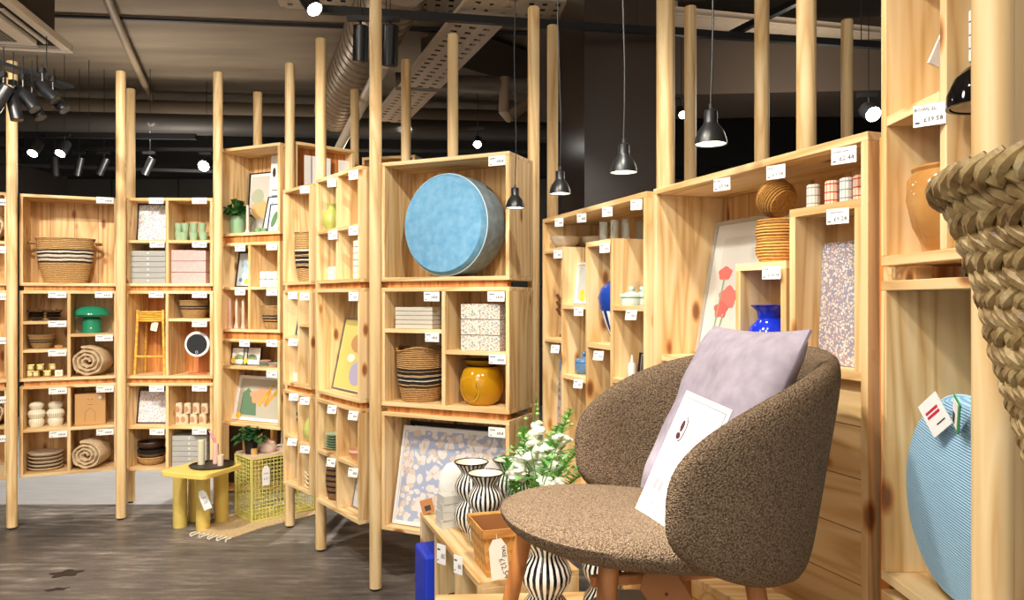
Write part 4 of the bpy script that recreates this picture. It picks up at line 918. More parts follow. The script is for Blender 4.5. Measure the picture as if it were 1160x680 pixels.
for (px, py, s_) in ((633.5, 252, 'above the stepped unit, first from left'), (659, 247, 'above the stepped unit, second from left'), (688, 240, 'above the stepped unit, third from left'), (721, 232, 'above the stepped unit, last one'), (632, 288, 'over the wooden ornament'), (685, 281, 'over the navy striped vase'), (655.5, 353, 'over the slate blue jars'), (715, 357, 'over the white bottle'),
                     (629, 395.5, 'over the grey and rust board'), (678, 403, 'under the navy striped vase'), (655, 435, 'under the slate blue jars')):
    price(U, px, py, s_, .042, .034, rot=.55, v=-.014, tilt=R(-14) if py in (357, 395.5, 403, 435) else 0)

# ================================================================== J, unit at the right
JX, JZ = .7215, 1.45
J_ = Unit(998, 1.45, 1145, 1.07, .34); J_.a = Vector((JX, 1.45)); J_.d = Vector((0, -1)); J_.n = Vector((1, 0)); J_.L = 1.45 - 1.075; J_.rz = -PI / 2
U = J_; j0 = 1.45 - 1.245; zj = 1.774
shelf_box(U, 1.486, 2.07, 'pine shelf box at far right holding the amber pot', divs=[(j0, 1.486 + T, 2.07 - T)], shelves=[(T / 2, j0, zj)])
shelf_box(U, .875, 1.457, 'pine shelf box at far right holding the corduroy pouf')
shelf_box(U, .28, .855, 'lowest pine shelf box at far right, below the corduroy pouf')
tagit(MB().box(0, .3, 0, .012, 0, .0).build('x', WX) if 0 else MB().box(0, .03, 0, .12, 0, .027).build('spacer_block', WX, None, (JX + .03, 1.38, 1.458)), 'small pine spacer block between the two right-hand boxes', 'block')
cor, cnt_, cb_ = base('blue_corduroy', .85)
tc = N(cnt_, 'ShaderNodeTexCoord'); mpq = N(cnt_, 'ShaderNodeMapping'); mpq.inputs['Rotation'].default_value = (0, 0, 0); cnt_.links.new(tc.outputs['Object'], mpq.inputs[0])
wv = N(cnt_, 'ShaderNodeTexWave'); wv.bands_direction = 'Z'; wv.inputs['Scale'].default_value = 72; wv.inputs['Distortion'].default_value = .3; cnt_.links.new(mpq.outputs[0], wv.inputs['Vector'])
rp = ramp(cnt_, [(.2, (126, 172, 208)), (.8, (168, 206, 232))]); cnt_.links.new(wv.outputs['Fac'], rp.inputs[0]); cnt_.links.new(rp.outputs[0], cb_.inputs['Base Color']); bump(cnt_, cb_, wv.outputs['Fac'], .5, .003)
jr = .162
t = thing('corduroy_pouf', 'light blue corduroy round pouf lying on its side at far right', 'pouf', (.752, 1.262, .875 + T + jr * 1.1 + .006), -PI / 2); t.scale = (1, 1, 1.1)
M = Matrix.Rotation(R(90), 4, 'X')
MB().lathe([(0, .012), (jr * .6, .01), (jr * .94, .0), (jr, -.022), (jr, -.16), (jr * .96, -.18), (0, -.182)], 56, M=M).build('cushion', cor, t, (0, 0, 0), (0, R(8), 0), smooth=True)
MB().tube([(jr * 1.0 * math.cos(2 * PI * k / 56), .02, jr * 1.0 * math.sin(2 * PI * k / 56)) for k in range(56)], .0025, 6, closed=True).build('piping', plain((170, 208, 232), .7), t, smooth=True)
lb = MB().box(-.05, .0, -.001, .001, 0, .055).build('care_label', WHITE, t, (.03, -.02, .125), (R(6), R(-36), R(10)))
bk = MB().box(0, .032, -.001, .001, 0, .05).build('green_label', plain((60, 150, 90), .5), t, (.03, -.02, .125), (R(4), R(24), R(-14)))
MB().box(.003, .026, -.002, -.0012, .004, .046).build('label_panel', PAPER, bk); MB().box(.006, .016, -.0026, -.0022, .008, .026).build('label_picture', INK, bk)
for k in range(2): MB().box(-.042, -.01, -.0016, -.0012, .034 - .007 * k, .038 - .007 * k).build('red_lettering', plain((200, 40, 70)), lb)
MB().box(-.03, -.008, -.0016, -.0012, .012, .014).build('small_print', INK, lb)
# amber pot
amb, ant, ab = base('amber_glaze', .1, col=(190, 138, 74))
tc = N(ant, 'ShaderNodeTexCoord'); no = N(ant, 'ShaderNodeTexNoise'); no.inputs['Scale'].default_value = 14; ant.links.new(tc.outputs['Object'], no.inputs[0]); rp = ramp(ant, [(.3, (166, 112, 54)), (.7, (196, 148, 86))]); ant.links.new(no.outputs['Fac'], rp.inputs[0]); ant.links.new(rp.outputs[0], ab.inputs['Base Color'])
tagit(MB().lathe([(0, 0), (.046, 0), (.052, .005), (.072, .05), (.082, .1), (.08, .135), (.071, .148), (.074, .154), (.072, .158), (.064, .157), (.064, .14), (.07, .1), (.04, .01), (0, .008)], 44).build('amber_pot', amb, None, (.808, 1.352, 1.486 + T + .0005), smooth=True), 'glossy amber stoneware pot with rolled rim at right', 'pot')
tagit(MB().box(-.1, .1, 0, .008, 0, .16).build('white_board', plain((228, 226, 222)), None, (.83, 1.34, zj + .001), (0, 0, R(-90)), ) , 'white board leaning above the amber pot', 'board')
bpy.data.objects['white_board'].rotation_euler = (R(0), R(24), R(0)); bpy.data.objects['white_board'].location = (.862, 1.37, zj + .045)
r = price(U, 1053, 130, 'over the amber pot', .05, .037, ('BOWL 2L', '£19.58'), rot=.8, v=-.016)
# glossy black dome lamp in the right cell
blk = plain((12, 12, 14), .06, name='black_gloss')
t = thing('dome_lamp', 'glossy black dome pendant lamp half hidden by the nearest post', 'lamp', (.75, 1.17, 1.726), 0)
MB().lathe([(.052, .0), (.058, .0), (.057, .02), (.048, .045), (.03, .062), (.01, .07), (0, .07)], 36).build('lamp_shade', blk, t, smooth=True)
MB().lathe([(.05, .002), (.045, .03), (.0, .055)], 36).build('inner_shade', plain((230, 226, 216), .4), t, smooth=True)
MB().tube([(0, 0, .07), (0, 0, 2.05 - 1.726)], .003, 6).build('cord', BLACK, t)
t = thing('check_cloth', 'white cloth with thin blue check hanging by the black dome lamp', 'cloth', (.79, 1.216, 1.81), 0)
ck, knt, kb = base('blue_check', .8); tc = N(knt, 'ShaderNodeTexCoord'); brk = N(knt, 'ShaderNodeTexBrick'); brk.offset = 0; brk.inputs['Scale'].default_value = 1; brk.inputs['Brick Width'].default_value = .022; brk.inputs['Row Height'].default_value = .022; brk.inputs['Mortar Size'].default_value = .0012
brk.inputs['Color1'].default_value = S((240, 240, 240)); brk.inputs['Color2'].default_value = S((240, 240, 240)); brk.inputs['Mortar'].default_value = S((60, 70, 150)); mpk = N(knt, 'ShaderNodeMapping'); mpk.inputs['Rotation'].default_value = (R(90), 0, 0); knt.links.new(tc.outputs['Object'], mpk.inputs[0]); knt.links.new(mpk.outputs[0], brk.inputs[0]); knt.links.new(brk.outputs[0], kb.inputs['Base Color'])
MB().box(-.04, .05, -.003, .003, 0, .085).build('cloth', ck, t, bevel=.002)
MB().tube([(0, 0, .085), (0, 0, 2.05 - 1.81)], .0015, 5).build('string', WHITE, t)

# rails between stacked boxes
for Un, zs, lab in ((A, (.875, 1.48), 'left edge column'), (B, (.875, 1.48), 'wide basket column'), (C, (.875, 1.48), 'green cup column'), (D_, (1.163, 1.796), 'plant column'), (E_, (.875, 1.48), 'narrow column'), (F_, (.875, 1.48), 'green vase column'), (G_, (.875, 1.48), 'blue pouf column')):
    for i, z in enumerate(zs):
        gp = .0295 if Un is not D_ else .0455
        tagit(MB().box(.02, Un.L - .02, .02, .06, 0.0004, gp).build('spacer_rail', WOR, None, Un.W(0, 0, z), (0, 0, Un.rz)), 'orange pine rail between the %s boxes of the %s' % (['lower two', 'upper two'][i], lab), 'rail')
# ================================================================== units behind (seen over the run)
K1 = Unit(784, 3.6, 858, 3.28, .12); shelf_box(K1, 1.51, 2.0, 'pine shelf box seen through the gap below the largest pendant lamp', back=WOR)
K2 = Unit(886, 3.38, 985, 3.5, .25); shelf_box(K2, 1.51, 2.01, 'pine shelf box seen behind the thick post over the paper rolls', back=WOR)
t = thing('pink_flower', 'pink fabric peonies seen behind the pendant lamp', 'flower', pix(775, 178, 4.1), 0)
rnd = random.Random(4)
b = MB()
for k in range(60):
    c = Vector((rnd.gauss(0, .055), rnd.gauss(0, .03), rnd.gauss(0, .04))); s_ = .03
    n_ = Vector((rnd.gauss(0, 1), rnd.gauss(-1, .6), rnd.gauss(0, 1))).normalized(); a = n_.orthogonal().normalized(); c2 = n_.cross(a)
    i0 = len(b.v)
    for q in range(8):
        th = q * PI / 4; b.v.append(tuple(c + (a * math.cos(th) + c2 * math.sin(th)) * s_ + n_ * (.008 * (q % 2))))
    b.v.append(tuple(c - n_ * .01))
    for q in range(8): b.face((i0 + q, i0 + (q + 1) % 8, i0 + 8))
b.build('petals', plain((226, 128, 128), .7), t, smooth=True)
MB().tube([(0, 0, -.02), (.01, .01, -1.86)], .006, 6).build('stem', plain((60, 80, 50)), t)
t.location.z = 1.86

# ================================================================== yellow table, wire crate, rug
yel = plain((236, 208, 112), .4, name='yellow_paint')
tc0 = pix(226, 545, 4.6)
TZ = .40
t = thing('yellow_table', 'low yellow table with thick round legs', 'table', (-1.86, 4.62, 0), R(-14))
# top outline from pixels
top = [pix(181, 0, 0)]
def fl(px, py, z=0): Z = F * (EYE - z) / (py - CY); return ((px - CX) / F * Z, Z)
def tl(px, py, z): x, y = fl(px, py, z); a = -t.rotation_euler.z; x -= t.location.x; y -= t.location.y; return (x * math.cos(a) - y * math.sin(a), x * math.sin(a) + y * math.cos(a))
poly = [tl(179, 534, TZ), tl(231, 539, TZ), tl(277, 525, TZ), tl(228, 521, TZ)]
def roundpoly(poly, r=.05, n=5):
    out = []; m = len(poly)
    for i in range(m):
        p0, p1, p2 = Vector(poly[i - 1]), Vector(poly[i]), Vector(poly[(i + 1) % m])
        a = p1 + (p0 - p1).normalized() * r; c = p1 + (p2 - p1).normalized() * r
        for k in range(n + 1):
            q = k / n; pt = a * (1 - q) ** 2 + p1 * 2 * q * (1 - q) + c * q * q; out.append((pt.x, pt.y))
    return out
MB().prism(roundpoly(poly), TZ - .03, TZ).build('table_top', yel, t, bevel=.004)
for (px, py) in ((204, 600), (230, 603), (251, 594), (221, 593)):
    x, y = tl(px, py - 3, 0); MB().lathe([(.04, 0), (.042, .004), (.042, TZ - .031)], 28, caps=True).build('leg', yel, t, (x, y, 0), smooth=True)
# hang tag with string
def hangtag(loc, w, h, lab, rz=0, ry=0, rx=0, lines=('MADE OF', '£ 49'), parent=None, mat=PAPER):
    g = thing('hang_tag', lab, 'tag', loc, rz); g.rotation_euler = (rx, ry, rz)
    M = Matrix(((1, 0, 0, 0), (0, 0, 1, 0), (0, 1, 0, 0), (0, 0, 0, 1)))
    MB().prism([(-w / 2, -h), (w / 2, -h), (w / 2, -h * .2), (w * .25, 0), (-w * .25, 0), (-w / 2, -h * .2)], -.0007, .0007, M).build('card', mat, g)
    if lines:
        for k, s_ in enumerate(lines): text_mesh(s_, w * (.34 if k else .22), INK, g, (0, -.001, -h * (.42 + .28 * k)))
    MB().tube([(0, 0, -h * .08), (0, .004, h * .12)], .0012, 5).build('string', plain((220, 210, 190)), g)
    return g
p = pix(227.5, 556, 4.44)
hangtag((p.x, p.y - .0, p.z), .05, .12, 'white paper tag hanging on the front leg of the yellow table', 0, R(-22), lines=('TABLE', '£39'))
# tray with candles
zt = TZ
c = fl(240, 528, zt)
tr = thing('round_tray', 'round black tray on the yellow table', 'tray', (c[0], c[1], zt), 0)
MB().lathe([(0, 0), (.125, 0), (.132, .012), (.128, .012), (.122, .004), (0, .004)], 36).build('dish', BLACK, tr, smooth=True)
for (px, py, r_, h_, col_, nm, lab) in ((228, 527, .021, .15, (206, 204, 176), 'pillar_candle', 'tall pale green pillar candle on the black tray'), (244.5, 526, .018, .125, (230, 186, 172), 'pillar_candle', 'pink cylinder vase candle on the black tray')):
    c = fl(px, py, zt); tagit(MB().lathe([(0, 0), (r_, 0), (r_, h_ - .003), (r_ - .003, h_), (0, h_)], 24).build(nm, plain(col_, .5), None, (c[0], c[1], zt + .0045), smooth=True), lab, 'candle')
    if col_[0] == 230:
        g = thing('pink_grass', 'pink dried grass sprig standing above the pink candle', 'dried flower', (c[0], c[1], zt + .0045 + h_), 0)
        MB().tube([(0, 0, 0), (-.02, 0, .04), (-.045, 0, .08)], [.003, .009, .002], 6).build('plume', plain((230, 140, 170)), g)
c = fl(252, 527, zt); tagit(MB().lathe([(0, 0), (.018, 0), (.02, .065), (.018, .065), (.016, .01), (0, .01)], 20).build('candle_glass', plain((226, 206, 180), .1), None, (c[0], c[1] - .03, zt + .0045), smooth=True), 'small glass candle cup at the right of the black tray', 'candle')
# rug
rugm = fabric('jute', (212, 190, 150), (180, 154, 112), 90, .6)
rp_ = [fl(222, 604), fl(262, 611), fl(300, 598), fl(362, 583), fl(352, 572), fl(262, 584)]
t = thing('woven_rug', 'beige woven jute rug with fringe under the yellow wire crate', 'rug', (0, 0, 0), 0)
MB().prism(rp_, .001, .008).build('rug_weave', rugm, t)
b = MB(); 
for k in range(9):
    q = k / 8; x = rp_[0][0] * (1 - q) + rp_[1][0] * q; y = rp_[0][1] * (1 - q) + rp_[1][1] * q
    b.tube([(x, y, .006), (x - .02, y - .03, .006), (x - .01 - .02 * (k % 2), y - .06, .005)], .005, 6)
b.build('fringe', plain((232, 222, 200), .9), t, smooth=True)
# wire crate
yw = plain((220, 212, 120), .45, name='yellow_wire')
c0 = fl(285, 594); c1 = fl(350, 580)
t = thing('wire_crate', 'pale yellow wire mesh crate standing on the jute rug', 'crate', (c0[0] - .0, c0[1], .009), math.atan2(c1[1] - c0[1], c1[0] - c0[0]) + .0)
cw, cd, chh = .44, .24, .405
def meshpanel(x0, x1, z0, z1, M, step=.024):
    b = MB(); n = int((x1 - x0) / step)
    P = lambda x, z: tuple(M @ Vector((x, 0, z)))
    for k in range(1, n): x = x0 + (x1 - x0) * k / n; b.tube([P(x, z0), P(x, z1)], .0021, 4)
    n = int((z1 - z0) / step)
    for k in range(1, n): z = z0 + (z1 - z0) * k / n; b.tube([P(x0, z), P(x1, z)], .0021, 4)
    return b
I4 = Matrix.Identity(4); RZ = Matrix.Rotation(PI / 2, 4, 'Z')
meshpanel(0, cw, 0, chh, I4).build('front_mesh', yw, t); meshpanel(0, cw, 0, chh, Matrix.Translation((0, cd, 0))).build('back_mesh', yw, t)
meshpanel(0, cd, 0, chh, RZ).build('side_mesh', yw, t); meshpanel(0, cd, 0, chh, Matrix.Translation((cw, 0, 0)) @ RZ).build('side_mesh', yw, t)
meshpanel(0, cw, 0, cd, Matrix.Translation((0, 0, .003)) @ Matrix.Rotation(R(-90), 4, 'X')).build('bottom_mesh', yw, t)
b = MB()
for x in (0, cw):
    for y in (0, cd): b.box(x - .006, x + .006, y - .006, y + .006, 0, chh)
for z in (0, chh - .01):
    for y in (0, cd): b.box(0, cw, y - .005, y + .005, z, z + .01)
    for x in (0, cw): b.box(x - .005, x + .005, 0, cd, z, z + .01)
b.build('rim', yw, t)
TW = t.matrix_basis.copy()
tp = thing('crate_top', 'pale pink board lying on top of the yellow wire crate', 'board', TW @ Vector((0, 0, chh)), t.rotation_euler.z)
MB().box(0, cw, 0, cd, .0005, .012).build('board', plain((222, 196, 176), .5), tp)
zc_ = .009 + chh + .0125
def on_crate(px, vv): # along the crate at depth vv
    d = Vector((math.cos(t.rotation_euler.z), math.sin(t.rotation_euler.z))); n_ = Vector((-d.y, d.x)); o = Vector(t.location[:2]) + n_ * vv; k = (px - CX) / F
    u = (k * o.y - o.x) / (d.x - k * d.y); q = o + d * u; return (q.x, q.y, zc_)
g = thing('potted_plant', 'dark leafy plant in a black pot on the wire crate', 'plant', on_crate(278.5 + 6, .1), 0)
MB().lathe([(0, 0), (.035, 0), (.044, .085), (.038, .085), (.036, .07), (0, .07)], 22).build('pot', BLKMAT, g, smooth=True)
leafy(g, 56, .02, .03, .06, plain((38, 84, 40), .5), .07, 8).location = (0, 0, .07)
tagit(MB().lathe([(0, 0), (.02, 0), (.02, .04), (0, .04)], 16).build('cork_candle', plain((206, 160, 90)), None, on_crate(288, .05), smooth=True), 'small amber candle glass beside the black plant pot', 'candle')
g = thing('lidded_pot', 'round pinkish white lidded pot on the wire crate', 'pot', on_crate(303, .1), 0)
MB().lathe([(0, 0), (.05, 0), (.056, .01), (.056, .05), (.052, .056), (0, .056)], 28).build('body', plain((232, 206, 190), .35), g, smooth=True)
MB().lathe([(0, .057), (.056, .057), (.05, .068), (.01, .072), (.008, .086), (0, .087)], 28).build('lid', plain((228, 200, 184), .35), g, smooth=True)
g = thing('arched_lamp', 'small white curved table lamp at the back of the wire crate', 'lamp', on_crate(319, .2), 0)
MB().tube([(0, 0, 0), (0, 0, .08), (.005, 0, .12), (.03, 0, .14), (.05, 0, .135)], .006, 8).build('arm', WHITE, g, smooth=True); MB().lathe([(0, 0), (.035, 0), (.035, .006), (0, .006)], 20).build('base', WHITE, g, smooth=True)
p = pix(287, 530, 4.2); q = TW @ Vector((.09, -.012, chh * .86))
hangtag(q, .05, .125, 'white paper tag with rounded top on the front of the wire crate', t.rotation_euler.z, 0, lines=('CRATE', '£ 29'))
# dark items under D: back unit with a dark back panel
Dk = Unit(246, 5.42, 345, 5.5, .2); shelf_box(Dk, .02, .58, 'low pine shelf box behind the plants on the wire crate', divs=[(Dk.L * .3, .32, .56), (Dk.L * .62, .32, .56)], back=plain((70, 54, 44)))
# white floor scuff and stains
st = plain((52, 44, 40), .5)
for i, (px, py, a, b_) in enumerate(((75, 650, .07, .05), (64, 668, .05, .02))):
    c = fl(px, py); o = MB().prism([(x, y) for x, y in ell(0, 0, a, b_, 24, .3, .25)], .0005, .0012).build('floor_stain', st, None, (c[0], c[1], 0)); tagit(o, 'dark scuffed footprint stain on the floor at lower left, %s part' % ['upper', 'lower'][i], 'stain')

# ================================================================== display crates in the foreground
PX0, PZ = -.375, 3.04
K = Unit(476, 3.04, 542, 2.28, .34); KT = .55
crate = shelf_box(K, 0.0, KT, 'pine display crate with vases on top, open to the left', divs=[(K.L * .3, T, KT - T), (K.L * .66, T, KT - T)], name='display_crate', group=None, cat='crate')
bl = plain((30, 60, 200), .5)
tagit(MB().box(-.09, .09, -.03, .2, 0, .42).build('blue_box', bl, None, K.W(K.L * .15, 0, T + .0005), (0, 0, K.rz), bevel=.012), 'bright blue box sticking out of the pine crate', 'box')
tagit(MB().box(-.1, .1, .04, .25, 0, .3).build('black_box', BLKMAT, None, K.W(K.L * .48, 0, T + .0005), (0, 0, K.rz), bevel=.004), 'black box in the middle cell of the pine crate', 'box')
tagit(MB().box(-.1, .1, .01, .2, 0, .34).build('white_box', plain((222, 220, 212)), None, K.W(K.L * .83, 0, T + .0005), (0, 0, K.rz), bevel=.004), 'white box in the near cell of the pine crate', 'box')
price(K, 500, 628, 'over the bright blue box', .045, .07, rot=.5, v=-.02)
price(K, 519, 640, 'over the black box in the crate', .04, .06, rot=.5, v=-.02)
# platform crate under the chair
P2 = [(-.2, 2.2), (.42, 2.17), (.6, 1.15), (-.02, 1.15), (-.1, 1.7)]
pl = thing('display_platform', 'pine platform carrying the boucle armchair', 'platform', (0, 0, 0), 0)
PT = .53
MB().prism([(-.23, 2.24), (.36, 2.27), (.62, 1.12), (-.2, 1.12)][::-1], PT - .025, PT).build('top_panel', WX, pl, bevel=.002)
MB().prism([(-.2, 2.2), (.33, 2.23), (.33, 2.2), (-.2, 2.17)][::-1], 0, PT - .026).build('back_panel', WBX, pl)
MB().prism([(-.2, 2.16), (-.18, 2.16), (-.15, 1.16), (-.17, 1.16)][::-1], 0, PT - .026).build('side_panel', WBZ, pl)
MB().prism([(.36, 2.16), (.38, 2.16), (.58, 1.16), (.56, 1.16)][::-1], 0, PT - .026).build('side_panel', WBZ, pl)
MB().prism([(-.14, 1.16), (.55, 1.16), (.55, 1.14), (-.14, 1.14)][::-1], 0, PT - .026).build('front_panel', WBX, pl)
# raised pine box behind the chair
bx = thing('display_crate', 'low pine box between armchair and wide shelf unit', 'crate', (0, 0, PT), 0)
MB().prism([(.32, 2.2), (.48, 2.2), (.695, 1.62), (.585, 1.60)][::-1], .0005, .17).build('body', WBX, bx, bevel=.003)
MB().prism([(.315, 2.205), (.483, 2.205), (.70, 1.617), (.58, 1.595)][::-1], .1705, .19).build('lid', WX, bx, bevel=.003)
# striped vases
vs = [(0, 0), (.038, 0), (.044, .004), (.064, .035), (.07, .065), (.062, .095), (.046, .115), (.042, .123), (.05, .135), (.064, .158), (.067, .178), (.058, .202), (.044, .219), (.04, .228), (.046, .24), (.062, .26), (.068, .268), (.063, .2685), (.04, .24), (.034, .228), (.04, .21), (0, .2)]
sm = angstripe('zebra', (240, 236, 228), (20, 18, 22), 23, .12, .5)
first = None
def vase(loc, lab, s_=1.0, rz=0):
    global first
    if first is None:
        r = thing('striped_vase', lab, 'vase', loc, rz, 'black and white striped vases')
        MB().lathe(vs[:17], 52).build('body', sm, r, smooth=True)
        MB().lathe(vs[16:], 52).build('inside', plain((226, 222, 206), .2), r, smooth=True)
        MB().tube([(.066 * math.cos(2 * PI * k / 48), .066 * math.sin(2 * PI * k / 48), .2688) for k in range(48)], .0028, 6, closed=True).build('rim', plain((20, 18, 22), .15), r, smooth=True)
        first = r
    else: r = copy_tree(first); r['label'] = lab
    r.location = loc; r.rotation_euler = (0, 0, rz); r.scale = (s_,) * 3
    return r
def onZ(px, Z, z): return ((px - CX) / F * Z, Z, z)
vase(onZ(550, 2.62, KT + .0005), 'black and white striped vase standing behind the chip basket, its whole rim visible', .96, .3)
vase(onZ(534, 2.80, KT + .0005), 'black and white striped vase, leftmost of the group, behind the front one', .96, 1)
vase(onZ(577, 2.85, KT + .0005), 'black and white striped vase at the back, left of the flowers', .95, 2)
vase(onZ(592, 2.69, KT + .0005), 'black and white striped vase holding the white flowers', .93, .1)
vase(onZ(618, 1.93, PT + .0005), 'largest looking black and white striped vase under the left side of the armchair', 1.02, .6)
vase(onZ(687, 2.0, PT + .0005), 'black and white striped vase behind the front chair leg', .97, 1.3)
# grey small boxes stack
for k in range(4):
    tagit(MB().box(-.035, .035, -.05, .05, 0, .03).build('slim_box', plain((206, 204, 198), .6), None, (-.235 + .002 * k, 2.86, KT + .0005 + k * .0312), (0, 0, K.rz + .1 + (0.06 if k % 2 else 0))), 'slim pale grey box beside the striped vases, %s of four' % ['bottom', 'second', 'third', 'top'][k], 'box', 'slim pale grey boxes')
kt = MB().box(-.025, .025, -.0015, .0015, 0, .055).build('kraft_tag', plain((186, 124, 70), .8), None, onZ(486, 3.0, KT + .008), (R(-14), R(-14), .2)); tagit(kt, 'brown kraft tag leaning on the far end of the pine crate', 'tag')
MB().box(-.012, .012, -.0022, -.0016, .01, .03).build('printing', INK, kt)
tagit(MB().box(-.014, .014, -.012, .012, 0, .018).build('wooden_block', plain((196, 130, 70)), None, onZ(499, 2.9, KT + .001), (0, 0, .5), bevel=.004), 'tiny orange wooden block beside the kraft tag', 'block')
# white bag behind
b = MB(); 
# white wrapped parcel behind the vases
MBp = MB().lathe([(0, 0), (.115, 0), (.13, .02), (.135, .1), (.128, .17), (.1, .205), (.05, .218), (0, .22)], 40, sy=.3)
tagit(MBp.build('wrapped_parcel', fabric('tissue', (236, 236, 232), (222, 222, 218), 16, .5, .6, .01), None, (-.17, 3.035, KT + .0005), (0, 0, .33), smooth=True), 'soft white wrapped parcel behind the striped vases on the crate', 'parcel')
# chip basket
cb0 = thing('chip_basket', 'square woven wood chip basket with price label on the crate', 'basket', (-.04, 2.41, KT + .0005), .3)
def taper(b, w0, w1, d0, d1, z0, z1, t_=.004):
    o = [(-1, -1), (1, -1), (1, 1), (-1, 1)]
    i0 = len(b.v)
    for (w, d, z) in ((w0, d0, z0), (w1, d1, z1), (w1 - t_, d1 - t_, z1), (w0 - t_, d0 - t_, z0 + t_)):
        for (sx, sy) in o: b.v.append((sx * w, sy * d, z))
    b.face((i0 + 3, i0 + 2, i0 + 1, i0))
    for ring in range(3):
        for k in range(4): b.face((i0 + ring * 4 + k, i0 + ring * 4 + (k + 1) % 4, i0 + ring * 4 + 4 + (k + 1) % 4, i0 + ring * 4 + 4 + k))
    b.face((i0 + 12, i0 + 13, i0 + 14, i0 + 15))
b = MB(); taper(b, .062, .082, .075, .095, 0, .15); 
ch, chn, chb = base('wood_chip_weave', .6)
tc = N(chn, 'ShaderNodeTexCoord'); sxx = N(chn, 'ShaderNodeSeparateXYZ'); chn.links.new(tc.outputs['Object'], sxx.inputs[0]); axy = N(chn, 'ShaderNodeMath', operation='ADD'); chn.links.new(sxx.outputs[0], axy.inputs[0]); chn.links.new(sxx.outputs[1], axy.inputs[1])
cxy = N(chn, 'ShaderNodeCombineXYZ'); chn.links.new(axy.outputs[0], cxy.inputs[0]); chn.links.new(sxx.outputs[2], cxy.inputs[1]); cxy.inputs[2].default_value = .001
mpc = N(chn, 'ShaderNodeMapping'); mpc.inputs['Rotation'].default_value = (0, 0, R(45)); chn.links.new(cxy.outputs[0], mpc.inputs[0])
ckr = N(chn, 'ShaderNodeTexChecker'); ckr.inputs['Scale'].default_value = 36; ckr.inputs['Color1'].default_value = S((226, 172, 98)); ckr.inputs['Color2'].default_value = S((204, 146, 76)); chn.links.new(mpc.outputs[0], ckr.inputs[0]); chn.links.new(ckr.outputs[0], chb.inputs['Base Color']); bump(chn, chb, ckr.outputs['Fac'], .5, .004)
b.build('woven_body', ch, cb0)
b = MB(); taper(b, .057, .077, .070, .090, .006, .149, .0015); b.build('shaded_inside', plain((150, 96, 48), .8), cb0)  # inside in darker brown: shade of the basket's interior put into the colour
b = MB()
for (x0, x1, y0, y1) in ((-.086, .086, -.1, -.095), (-.086, .086, .095, .1), (-.086, -.081, -.1, .1), (.081, .086, -.1, .1)): b.box(x0, x1, y0, y1, .128, .156)
b.build('rim_band', WCHIP, cb0, bevel=.002)
hg = hangtag((.014, 2.2, .71), .055, .125, 'white luggage label reading VASE on the chip basket', .25, R(-6), R(4), lines=None)
hg.location = onZ(563, 2.23, .70)
text_mesh('VASE', .017, INK, hg, (.012, -.0012, -.022), (R(90), R(-78 + 180 - 12), 0), align='LEFT')
text_mesh('£12.54', .024, INK, hg, (.0, -.0012, -.062), (R(90), R(78), 0), align='LEFT')
# flowers
fg = thing('flower_bouquet', 'white snapdragon flowers with feathery green fern standing in a striped vase', 'flowers', onZ(620, 2.5, .79), 0); fg.scale = (1.15, 1.15, 1.05)
rnd = random.Random(11)
b = MB(); g1 = MB(); w1 = MB(); bud = MB()
tips = []
stems = [(-.12, 0, .09), (-.07, -.03, .2), (-.03, .0, .29), (.03, -.02, .2), (.07, 0, .25), (.1, -.02, .14), (-.1, -.04, .02), (.05, -.05, .08), (0, -.05, .1), (-.05, -.06, -.0), (.11, -.01, .05)]
st_b = Vector((-.07, .05, -.18))
for i, s_ in enumerate(stems):
    s_ = Vector(s_); mid = (st_b + s_) / 2 + Vector((0, 0, .03)); g1.tube([st_b, mid, s_], .002, 5)
    if i in (2, 4, 1, 3, 7):  # white flower spikes
        for k in range(14):
            q = k / 14; c = mid.lerp(s_, q * .92) + Vector((rnd.gauss(0, .014), rnd.gauss(0, .012), 0)); rr = .027 * (1 - .62 * q)
            (w1 if q < .62 else bud).sph(tuple(c), rr if q < .62 else .007, 7, 5, (1, 1, .8))
            if q < .62:
                for z_ in range(3):
                    d = Vector((rnd.gauss(0, 1), rnd.gauss(-.4, 1), rnd.gauss(0, .6))).normalized(); w1.sph(tuple(c + d * rr * .9), rr * .55, 6, 4, (1, 1, .6))
    if i not in (2,):   # fern fronds: needles along the stem
        L = (s_ - mid)
        for k in range(46):
            q = k / 46; c = mid.lerp(s_, q) if q < 1 else s_; ln = .045 * (1 - .7 * q) + .008
            for sg in (-1, 1):
                d = Vector((sg * rnd.uniform(.6, 1), rnd.gauss(0, .5), rnd.uniform(.2, .8))).normalized()
                e = c + d * ln; i0 = len(b.v); wv_ = L.normalized() * .0022
                b.v += [tuple(c - wv_), tuple(c + wv_), tuple(e)]; b.face((i0, i0 + 1, i0 + 2))
g1.build('stems', plain((70, 120, 50)), fg); w1.build('white_blooms', plain((236, 240, 224), .6), fg, smooth=True); bud.build('buds', plain((150, 186, 110), .6), fg, smooth=True)
b.build('fern_needles', plain((84, 160, 56), .5), fg)
leafy(fg, 34, .1, .15, .09, plain((110, 170, 90), .5), .035, 21, 'small_leaves').location = (-.02, 0, .0)

